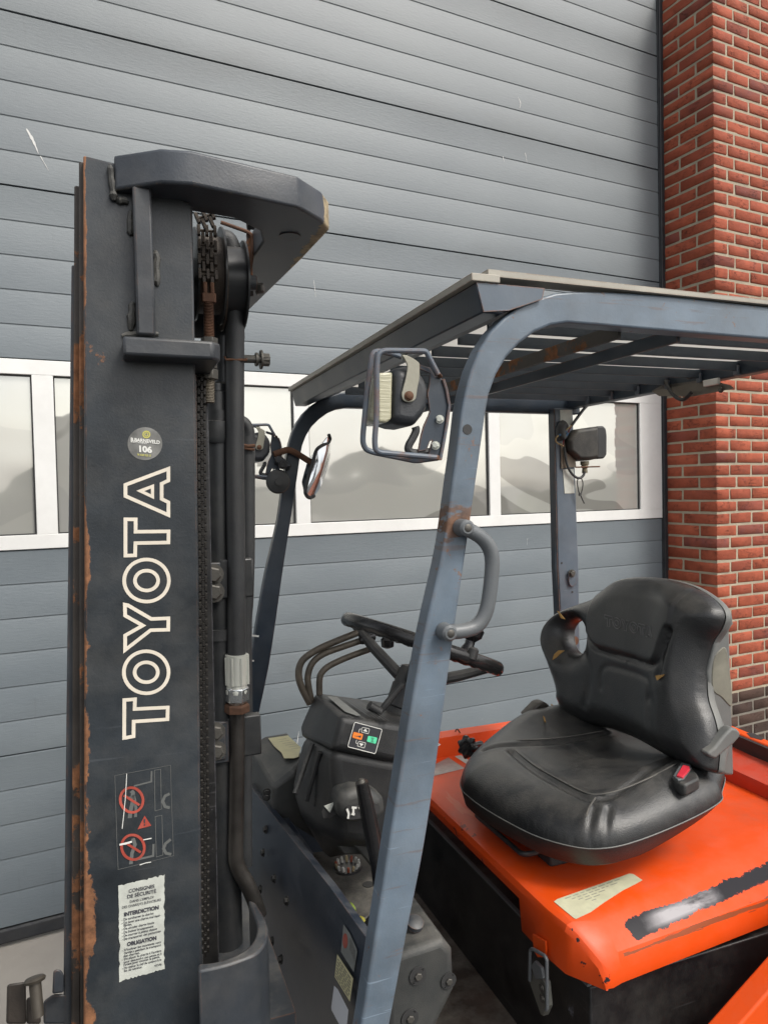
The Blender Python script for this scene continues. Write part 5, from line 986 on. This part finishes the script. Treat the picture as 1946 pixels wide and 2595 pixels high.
g = G(); poly_face(g, [Z('E', x, y, u=None, w=.928) for x, y in ((1195,1020),(1225,1035),(1200,1050))]); part('rim_sticker', g, M_WHITEP, hood)
part('wire_hook', G().tube(smooth(Zs('E', [(1312,958),(1318,945),(1330,948),(1345,975)], v=1.80), 3), .002, 6), M_RUSTY, hood)
lt = part('hood_tongue', G().prism(Zs('J', [(422,760),(430,850),(450,885),(490,885),(495,850),(492,800)], u=.672), (-.004, 0, 0)), M_ORANGE, hood, bevel=.001)
UL = .664
l_ = part('toggle_latch', G().hull([p for x in (0, .012) for p in [q+Vector((x, 0, 0)) for q in Zs('J', [(388,985),(405,960),(455,990),(480,1020),(492,1150),(470,1200),(455,1190),(430,1090),(400,1030)], u=UL)]]), mat('latch_steel', (.17, .17, .15), .5, metal=.4, dust=.6, rust=.15), bevel=.002)
part('latch_loop', G().tube(rounded(Zs('J', [(400,1010),(402,850),(415,842),(480,880),(490,900),(492,1160),(485,1165)], u=UL-.004), .004, 3), .0030, 8), M_HAND, l_)
part('latch_arm', G().hull([p for x in (0, .006) for p in [q+Vector((x-.004, 0, 0)) for q in Zs('J', [(415,930),(435,905),(470,940),(478,1000),(440,1000)], u=UL)]]), M_HAND, l_, bevel=.001)
for x, y in ((463,1050),(466,1105)): bolt(Z('J', x, y, u=UL-.003), (-1, 0, 0), .005, l_, .003)
# ---------------------------------------------------------------- seat
def seg_d(P, A, B):
    AB = B-A; t = np.clip(((P-A)@AB)/max(1e-12, AB@AB), 0, 1); return np.linalg.norm(P-(A+t[:, None]*AB), axis=1)
def poly_d(P, poly, closed=True):
    n = len(poly); return np.min([seg_d(P, poly[i], poly[(i+1) % n]) for i in range(n if closed else n-1)], axis=0)
def inside(P, poly):
    r = np.zeros(len(P), bool); n = len(poly)
    for i in range(n):
        a, b = poly[i], poly[(i+1) % n]; c = ((a[1] > P[:, 1]) != (b[1] > P[:, 1])); x = (b[0]-a[0])*(P[:, 1]-a[1])/((b[1]-a[1]) if abs(b[1]-a[1]) > 1e-12 else 1e-12)+a[0]; r ^= c & (P[:, 0] < x)
    return r
def closest(P, poly):
    out = P.copy(); best = np.full(len(P), 1e9); n = len(poly)
    for i in range(n):
        A, B = poly[i], poly[(i+1) % n]; AB = B-A; t = np.clip(((P-A)@AB)/max(1e-12, AB@AB), 0, 1); Q = A+t[:, None]*AB; d = np.linalg.norm(P-Q, axis=1); m = d < best; out[m] = Q[m]; best[m] = d[m]
    return out
def field(outline, holes, h, hf, mp, thick, nm, m, par, label=None):
    lo, hi = outline.min(0)-h, outline.max(0)+h; xs = np.arange(lo[0], hi[0], h); ys = np.arange(lo[1], hi[1], h); nx, ny = len(xs), len(ys)
    P = np.stack(np.meshgrid(xs, ys, indexing='ij'), -1).reshape(-1, 2)
    def sdf(P):
        s = np.where(inside(P, outline), 1, -1)*poly_d(P, outline)
        for H in holes: s = np.minimum(s, np.where(inside(P, H), -1, 1)*poly_d(P, H))
        return s
    s = sdf(P); keep = s > -h*.72; snap = keep & (s < h*.35)
    if snap.any():
        cand = [closest(P[snap], outline)]+[closest(P[snap], H) for H in holes]; dd = np.array([np.linalg.norm(c-P[snap], axis=1) for c in cand]); k = dd.argmin(0); P[snap] = np.array(cand)[k, np.arange(snap.sum())]
    sd = np.maximum(0, sdf(P)); sd[snap] = 0; hh = hf(P, sd)
    idx = -np.ones(nx*ny, int); idx[keep] = np.arange(keep.sum()); V = [mp(p, z) for p, z in zip(P[keep], hh[keep])]; F = []
    for i in range(nx-1):
        for j in range(ny-1):
            q = [idx[i*ny+j], idx[(i+1)*ny+j], idx[(i+1)*ny+j+1], idx[i*ny+j+1]]
            if min(q) >= 0: F.append(tuple(q))
            elif sum(a >= 0 for a in q) == 3: F.append(tuple(a for a in q if a >= 0))
    bm = bmesh.new(); vs = [bm.verts.new(v) for v in V]
    for f in F:
        try: bm.faces.new([vs[i] for i in f])
        except Exception: pass
    for v in [v for v in bm.verts if not v.link_faces]: bm.verts.remove(v)
    be = [e for e in bm.edges if e.is_boundary]; r = bmesh.ops.extrude_edge_only(bm, edges=be)
    z0 = Vector(mp((0, 0), 0)); nv = (Vector(mp((0, 0), 1))-z0)
    for v in [v for v in r['geom'] if isinstance(v, bmesh.types.BMVert)]: v.co -= nv*thick
    bm.verts.index_update(); g = G(); g.v = [tuple(v.co) for v in bm.verts]; g.f = [tuple(v.index for v in f.verts) for f in bm.faces]; bm.free()
    return part(nm, g, m, par, ang=60, label=label)
seat = bpy.data.objects.new('seat', None); COL.objects.link(seat); seat.parent = fk; seat['label'] = 'dusty black driver seat with a hand hole in its backrest'
sm2 = lambda P, n=5: np.array([(p.x, p.y) for p in smooth([Vector((a, b, 0)) for a, b in P], n, True)])
vcn = 1.335
half = [(.668,1.345),(.670,1.285),(.683,1.205),(.705,1.128),(.744,1.066),(.785,1.040),(.84,1.032),(.93,1.036),(1.01,1.046),(1.062,1.060),(1.085,1.082),(1.14,1.13),(1.165,1.2)]
outl = sm2(half+[(1.165, 1.345),(1.165,1.50),(1.12,1.57),(1.05,1.608),(.95,1.602),(.86,1.567),(.79,1.520),(.73,1.468),(.690,1.415),(.672,1.375)])
def seam_w(u): return .966+.045*np.clip((u-.70)/.45, 0, 1)**1.3
gl = lambda pts, w=1.035: np.array([(p.x, p.y) for p in smooth(Zs('G', pts, w=w), 4)])
CG = [(gl([(455,915),(560,1000),(700,1080),(800,1128),(860,1137),(950,1120),(1100,1060),(1240,985)]), .0060, .008), (gl([(330,892),(500,882),(700,868),(900,832)]), .0045, .008), (gl([(850,1150),(818,1200),(803,1250)]), .004, .006), (gl([(910,1165),(898,1200),(903,1245)]), .004, .006)]
def cush(P, sd):
    u, v = P[:, 0], P[:, 1]; R = .082; t = np.clip(sd/R, 0, 1); z = .055*np.sqrt(np.clip(1-(1-t)**2, 0, 1))*np.clip(1.08-.45*np.clip((u-.9)/.25, 0, 1), .5, 1)
    z -= .020*np.exp(-((v-vcn)/.12)**2)*np.clip((u-.78)/.15, 0, 1)
    z += .012*np.exp(-((np.abs(v-vcn)-.21)/.06)**2)*np.clip((u-.85)/.1, 0, 1)
    for pl, dp, wd in CG: d = poly_d(P, pl, False); z += -dp*np.exp(-(d/wd)**2)+dp*.25*np.exp(-((d-wd*1.8)/wd)**2)
    return z
cu = field(outl, [], .0042, cush, lambda p, z: (p[0], p[1], float(seam_w(p[0]))+z), .004, 'cushion', M_VINYL, seat)
g = G(); n = len(outl)
r0 = [(p[0], p[1], float(seam_w(p[0]))-.003) for p in outl]; cc_ = outl.mean(0)
tp_ = lambda u: 1-.68*float(np.clip((u-.86)/.22, 0, 1))
r1 = [(cc_[0]+(p[0]-cc_[0])*.972, cc_[1]+(p[1]-cc_[1])*.972, float(seam_w(p[0]))-.034*tp_(p[0])) for p in outl]; r2_ = [(cc_[0]+(p[0]-cc_[0])*.90, cc_[1]+(p[1]-cc_[1])*.90, float(seam_w(p[0]))-.046*tp_(p[0])) for p in outl]
r00 = [(cc_[0]+(p[0]-cc_[0])*1.004, cc_[1]+(p[1]-cc_[1])*1.004, p[2]) for p in r0]
g.add(r00+r1+r2_, [(k*n+i, k*n+(i+1) % n, (k+1)*n+(i+1) % n, (k+1)*n+i) for k in range(2) for i in range(n)]+[tuple(range(2*n, 3*n)), tuple(range(n))])
part('seat_skirt', g, mat('seat_skirt', (.022, .022, .022), .45, var=.2, dust=.35, bump=.3, bs=300, vs=7), seat, ang=50)
g = G(); g.tube([Vector(p)+Vector((0, 0, .0015)) for p in r00]+[Vector(r00[0])+Vector((0, 0, .0015))], .0012, 6, cap=False); part('piping', g, M_SHELL, seat)
part('seat_base', G().box((.80, 1.17, HW+.001), (1.04, 1.54, .925)).box((.755, 1.17, HW+.001), (.80, 1.22, .905)).box((.755, 1.45, HW+.001), (.80, 1.50, .905)), M_GASK, seat, bevel=.004)
part('slide_bar', G().tube(rounded([Z('G', 345, 1212, w=.905), Z('G', 285, 1228, w=.900), Z('G', 505, 1418, w=.900), Z('G', 560, 1412, w=.903), Z('G', 615, 1385, w=.908)], .012, 4), .0052, 10), M_TUBE, seat)
# backrest
LEAN = .22; CB = 1.045-LEAN*1.03; nb_ = np.array([1., 0, -LEAN]); PB = (nb_, CB)
S0 = Vector((CB+LEAN*1.0, 0, 1.0)); ax2 = Vector((LEAN, 0, 1)).normalized(); nfront = Vector((-1, 0, LEAN)).normalized()
def to2(p): return ((p.y), (p-S0).dot(ax2))
def from2(p, z=0): q = S0+ax2*float(p[1])+nfront*float(z); return (q.x, float(p[0]), q.z)
bo = [(690,640),(662,540),(634,475),(626,410),(645,335),(690,285),(760,252),(850,218),(900,185),(955,143),(1010,122),(1100,117),(1200,128),(1300,158),(1380,205),(1430,252),(1448,300),(1432,355),(1392,420),(1372,500),(1362,600),(1368,690),(1400,790),(1418,890),(1416,990),(1398,1032),(1300,1003),(1200,958),(1050,878),(900,825),(790,805),(725,765),(692,700)]
bout = sm2([to2(p) for p in Zs('G', bo, pl=PB)], 5)
bhole = sm2([to2(Z('G', 776+56*math.cos(t)+6*math.sin(t), 396+84*math.sin(t), pl=PB)) for t in np.linspace(0, 2*math.pi, 17)[:-1]], 3)
g2 = lambda pts: np.array([to2(p) for p in smooth(Zs('G', pts, pl=PB), 4)])
BG = [(g2([(858,398),(900,448),(935,468),(1060,503),(1190,540),(1232,522),(1268,440),(1292,385)]), .0070, .006), (g2([(925,640),(930,575),(950,546),(985,543),(1080,568),(1165,598),(1187,630),(1185,700)]), .0028, .007), (g2([(1292,385),(1268,470),(1240,590)]), .006, .008), (g2([(850,480),(872,560),(860,660),(840,720)]), .004, .012), (g2([(1200,700),(1210,850),(1230,940)]), .004, .015)]
vmid = float(bout[:, 0].mean())
def back(P, sd):
    v, t = P[:, 0], P[:, 1]; R = .055; k = np.clip(sd/R, 0, 1); z = .042*np.sqrt(np.clip(1-(1-k)**2, 0, 1))
    z += .016*(np.exp(-((np.abs(v-1.39)-.21)/.055)**2))*np.clip(sd/.04, 0, 1)-.018*np.exp(-((v-1.40)/.13)**2)*np.clip(1-(t-.02)/.25, .15, 1)
    lin = g2([(858,398),(935,468),(1190,540),(1292,385)])
    for pl, dp, wd in BG: d = poly_d(P, pl, False); z += -dp*np.exp(-(d/wd)**2)
    up = t > np.interp(-v, -lin[::1, 0][np.argsort(-lin[:, 0])] if False else np.sort(-lin[:, 0]), lin[np.argsort(-lin[:, 0]), 1]); d0 = poly_d(P, BG[0][0], False)
    inner = (v > lin[:, 0].min()) & (v < lin[:, 0].max()) & up; z += np.where(inner, .006*np.clip(d0/.012, 0, 1), 0)
    return z
bk_ = field(bout, [bhole], .0042, back, from2, .004, 'backrest', M_VINYL, seat)
def loft(rings, caps=True):
    g = G(); n = len(rings[0]); g.add([p for r in rings for p in r], [(k*n+i, k*n+(i+1) % n, (k+1)*n+(i+1) % n, (k+1)*n+i) for k in range(len(rings)-1) for i in range(n)]+([tuple(range((len(rings)-1)*n, len(rings)*n))] if caps else [])); return g
cb = bout.mean(0); N_ = len(bout)
def brg(sc, z, dn=0): return [from2(cb+(p-cb)*sc+np.array([0, dn]), z) for p in bout]
M_EDGE = M_VINYL
M_SHELLD = mat('shell_dark', (.055, .058, .058), .42, var=.15, dust=.3)
# rubber rear rim, with the hole running through: built as two skins
hr = bhole; ch_ = hr.mean(0)
g = loft([brg(.998, -.0075), brg(1.007, -.012), brg(1.007, -.020), brg(.99, -.025)], caps=False); part('backrest_rim', g, M_SHELL, seat, ang=60)
g = loft([[from2(p, -.003) for p in hr], [from2(p, -.018) for p in hr]], caps=False); part('hole_liner', g, M_VINYL, seat, ang=60)
# grey back shell, fuller at the centre, with the hole left open: flat skin with hole then bulging cover on the near two thirds
shell2 = np.array([p for p in bout])
def shf(P, sd): return -.040-.0*sd
def mpb(p, z): return from2(p, z)
field(bout*1.0, [bhole], .010, lambda P, sd: -.020-.065*np.clip(sd/.05, 0, 1)*np.clip(1-(P[:, 0]-1.30)/.16, 0, 1), from2, -.001, 'back_shell', M_SHELL, seat)
sidep = [(1372,560),(1385,700),(1410,800),(1425,900),(1420,1035),(1465,1048),(1500,1050),(1502,900),(1500,740),(1494,560),(1488,430),(1478,340),(1458,290),(1440,310),(1425,380),(1398,440),(1385,500)]
sp3 = Zs('G', sidep, v=1.118); part('shell_side', G().hull(sp3+[p+Vector((.01, .10, 0)) for p in sp3]), M_SHELL, seat, bevel=.010, seg=4, ang=50)
rc_ = [(1395,580),(1405,500),(1430,460),(1462,450),(1480,560),(1490,720),(1440,680),(1402,650)]
part('shell_recess', G().prism(smooth(Zs('G', rc_, v=1.1165), 4, True), (0, .004, 0)), mat('shell_stained', (.17, .165, .13), .6, var=.3, dust=.9, vs=18), seat, bevel=.002)
# embossed name on the backrest
def on_cush(x, y):
    p = Z('G', x, y, w=1.035)
    for _ in range(6): q = np.array([[p.x, p.y]]); s = float(inside(q, outl)[0])*float(poly_d(q, outl)[0]); z = float(cush(q, np.array([s]))[0])+float(seam_w(p.x)); p = Z('G', x, y, w=z)
    return p+Vector((0, 0, .0006))
for pts in ([(455,915),(560,1000),(700,1080),(800,1128),(860,1137),(950,1120),(1100,1060),(1230,990)], [(335,890),(500,882),(700,868),(890,838)], [(850,1150),(818,1200),(806,1240)]):
    sp3 = smooth([on_cush(*p) for p in pts], 5); part('welt', G().tube(sp3, [.0004]+[.0016]*(len(sp3)-2)+[.0004], 8), mat('dusty_welt', (.055, .054, .050), .5, dust=.5), cu)
def on_back(x, y):
    p = Z('G', x, y, pl=PB); q = np.array([to2(p)]); z = float(back(q, np.array([.06]))[0]); return Vector(from2(q[0], z+.0002))
T0 = Vector(on_back(967, 343)); TX = (Vector(on_back(1216, 415))-T0); Lw = TX.length
def emb(pts, closed=True):
    o_ = []
    for a, b in pts:
        x = 967+(1216-967)*a-2*b; y = 355+(418-355)*a-50*b; o_.append(on_back(x, y))
    return o_
g = G(); LT = []
w6 = 1/6.
def Tl(x): return [(x, 1), (x+.145, 1), (x+.145, .72), (x+.095, .72), (x+.095, 0), (x+.05, 0), (x+.05, .72), (x, .72)]
def Yl(x): return [(x, 1), (x+.045, 1), (x+.075, .62), (x+.105, 1), (x+.15, 1), (x+.098, .42), (x+.098, 0), (x+.052, 0), (x+.052, .42)]
def Al(x): return [(x, 0), (x+.055, 1), (x+.10, 1), (x+.155, 0), (x+.11, 0), (x+.10, .2), (x+.055, .2), (x+.045, 0)]
def Ol(x, r): return [(x+.08+.078*r*math.cos(t), .5+.5*r*math.sin(t)) for t in np.linspace(0, 2*math.pi, 19)[:-1]]
for L_ in (Tl(0), Ol(.155, 1), Ol(.155, .5), Yl(.325), Ol(.49, 1), Ol(.49, .5), Tl(.665), Al(.83)):
    P_ = emb(L_); P_ = P_+[P_[0]]; g.tube(P_, .0010, 6, cap=False)
part('embossed_lettering', g, mat('emboss_vinyl', (.12, .12, .12), .42, bump=.2), bk_)
# torn foam, belt buckle, retractor, knob, recline lever
for pts, w in (([(755,288),(762,292),(772,310),(782,326),(768,322)], 0), ([(775,470),(758,485),(742,505),(728,516),(735,490),(752,470)], 0), ([(1230,592),(1280,587),(1270,598),(1245,615)], 0)):
    part('torn_foam', G().prism([Vector(on_back(*p))+nfront*.002 for p in pts], nfront*.0015), M_FOAM, seat)
tf = [Z('G', x, y, w=1.045) for x, y in ((640,715),(655,725),(690,728),(700,738),(660,740),(640,738))]; part('torn_foam', G().prism(tf, (0, 0, .003)), M_FOAM, seat); part('torn_foam', G().prism([Z('G', x, y, w=1.045) for x, y in ((603,770),(612,782),(616,800),(608,795))], (0, 0, .003)), M_FOAM, seat)
bkp = [Z('G', x, y, w=1.052) for x, y in ((1205,1050),(1240,990),(1285,985),(1330,1045),(1335,1058),(1270,1090),(1240,1080))]
bu = part('belt_buckle', G().prism(bkp, (0, 0, -.022)), M_PLASG, seat, bevel=.004, seg=2)
part('buckle_frame', G().prism([Z('G', x, y, w=1.0565) for x, y in ((1213,1045),(1250,985),(1292,993),(1298,1010),(1262,1060),(1235,1066))], (0, 0, -.004)), M_HAND, bu, bevel=.001)
part('red_button', G().prism([Z('G', x, y, w=1.060) for x, y in ((1228,1045),(1258,995),(1288,1002),(1290,1015),(1258,1053))], (0, 0, -.005)), mat('red_button', (.55, .03, .05), .4), bu, bevel=.0012)
rt = [Z('G', x, y, v=1.56) for x, y in ((525,770),(585,708),(612,702),(636,718),(632,740),(600,765),(545,776))]; part('belt_retractor', G().hull(rt+[p+Vector((0, .035, 0)) for p in rt]), mat('brown_plastic', (.045, .038, .032), .45, dust=.5), seat, bevel=.005, seg=3)
kc = Z('G', 258, 912, v=1.60); ka = Vector((-.85, -.45, .15)).normalized(); g = G(); vs = []; q1 = ka.orthogonal().normalized(); q2 = ka.cross(q1); NK = 56
for dz, sc_k in ((0, .8), (.003, 1), (.013, 1), (.017, .8)):
    for i in range(NK): t = 2*math.pi*i/NK; r = .0255*sc_k*(1+.13*math.cos(7*t)); vs.append(kc+ka*dz+(q1*math.cos(t)+q2*math.sin(t))*r)
g.add(vs, [(k*NK+i, k*NK+(i+1) % NK, (k+1)*NK+(i+1) % NK, (k+1)*NK+i) for k in range(3) for i in range(NK)]+[tuple(range(NK)), tuple(range(3*NK, 4*NK))]); g.cyl(kc, kc-ka*.05, .009, 12)
part('suspension_knob', g, M_RIM, seat, ang=40)
lv_ = [Z('G', x, y, v=1.055) for x, y in ((1375,945),(1388,962),(1412,972),(1450,938),(1500,898),(1528,868),(1530,845),(1512,828),(1488,822),(1450,862),(1410,915))]
part('recline_lever', G().prism(lv_, (0, .022, 0)), M_SHELL, seat, bevel=.005, seg=3)
# ================================================================== leaves lying in the footwell
M_LEAF = mat('leaf_green', (.16, .22, .035), .6, var=.3, bump=.1, vs=60); M_LEAFY = mat('leaf_yellow', (.36, .33, .06), .6, var=.3, bump=.1, vs=60)
def to_world(p): return Vector((p.x*cT+p.y*sT, -p.x*sT+p.y*cT, p.z))
def leaf(c, x, y, w, a, l, m, lab):
    global PARENT_OFF
    p = to_world(Z(c, x, y, w=w)); n = 8; vs = []
    for i in range(n+1):
        t = i/n; wd = l*.26*math.sin(math.pi*min(1, t*1.02))**.8; q = Vector((math.cos(a), math.sin(a), 0)); s = Vector((-math.sin(a), math.cos(a), .3)); c0 = p+q*(t-.5)*l+Vector((0, 0, .006*math.sin(t*3)))
        vs += [c0+s*wd, c0+Vector((0, 0, -.002)), c0-Vector((s.x, s.y, -.3))*wd]
    g = G(); g.add(vs, [(3*i+k, 3*i+k+1, 3*i+4+k, 3*i+3+k) for i in range(n) for k in (0, 1)]); PARENT_OFF = p
    o = link('fallen_leaf', g, m, None, solid=.0006); o.location = p; o['label'] = lab; o['category'] = 'leaf'; o['group'] = 'leaves fallen behind the front panel'
leaf('H', 672, 838, .80, 2.2, .034, M_LEAF, 'green leaf fallen behind the navy panel, upper of two')
leaf('H', 735, 925, .80, 1.9, .038, M_LEAFY, 'yellowish leaf fallen behind the navy panel, lower of two beside the guard leg')
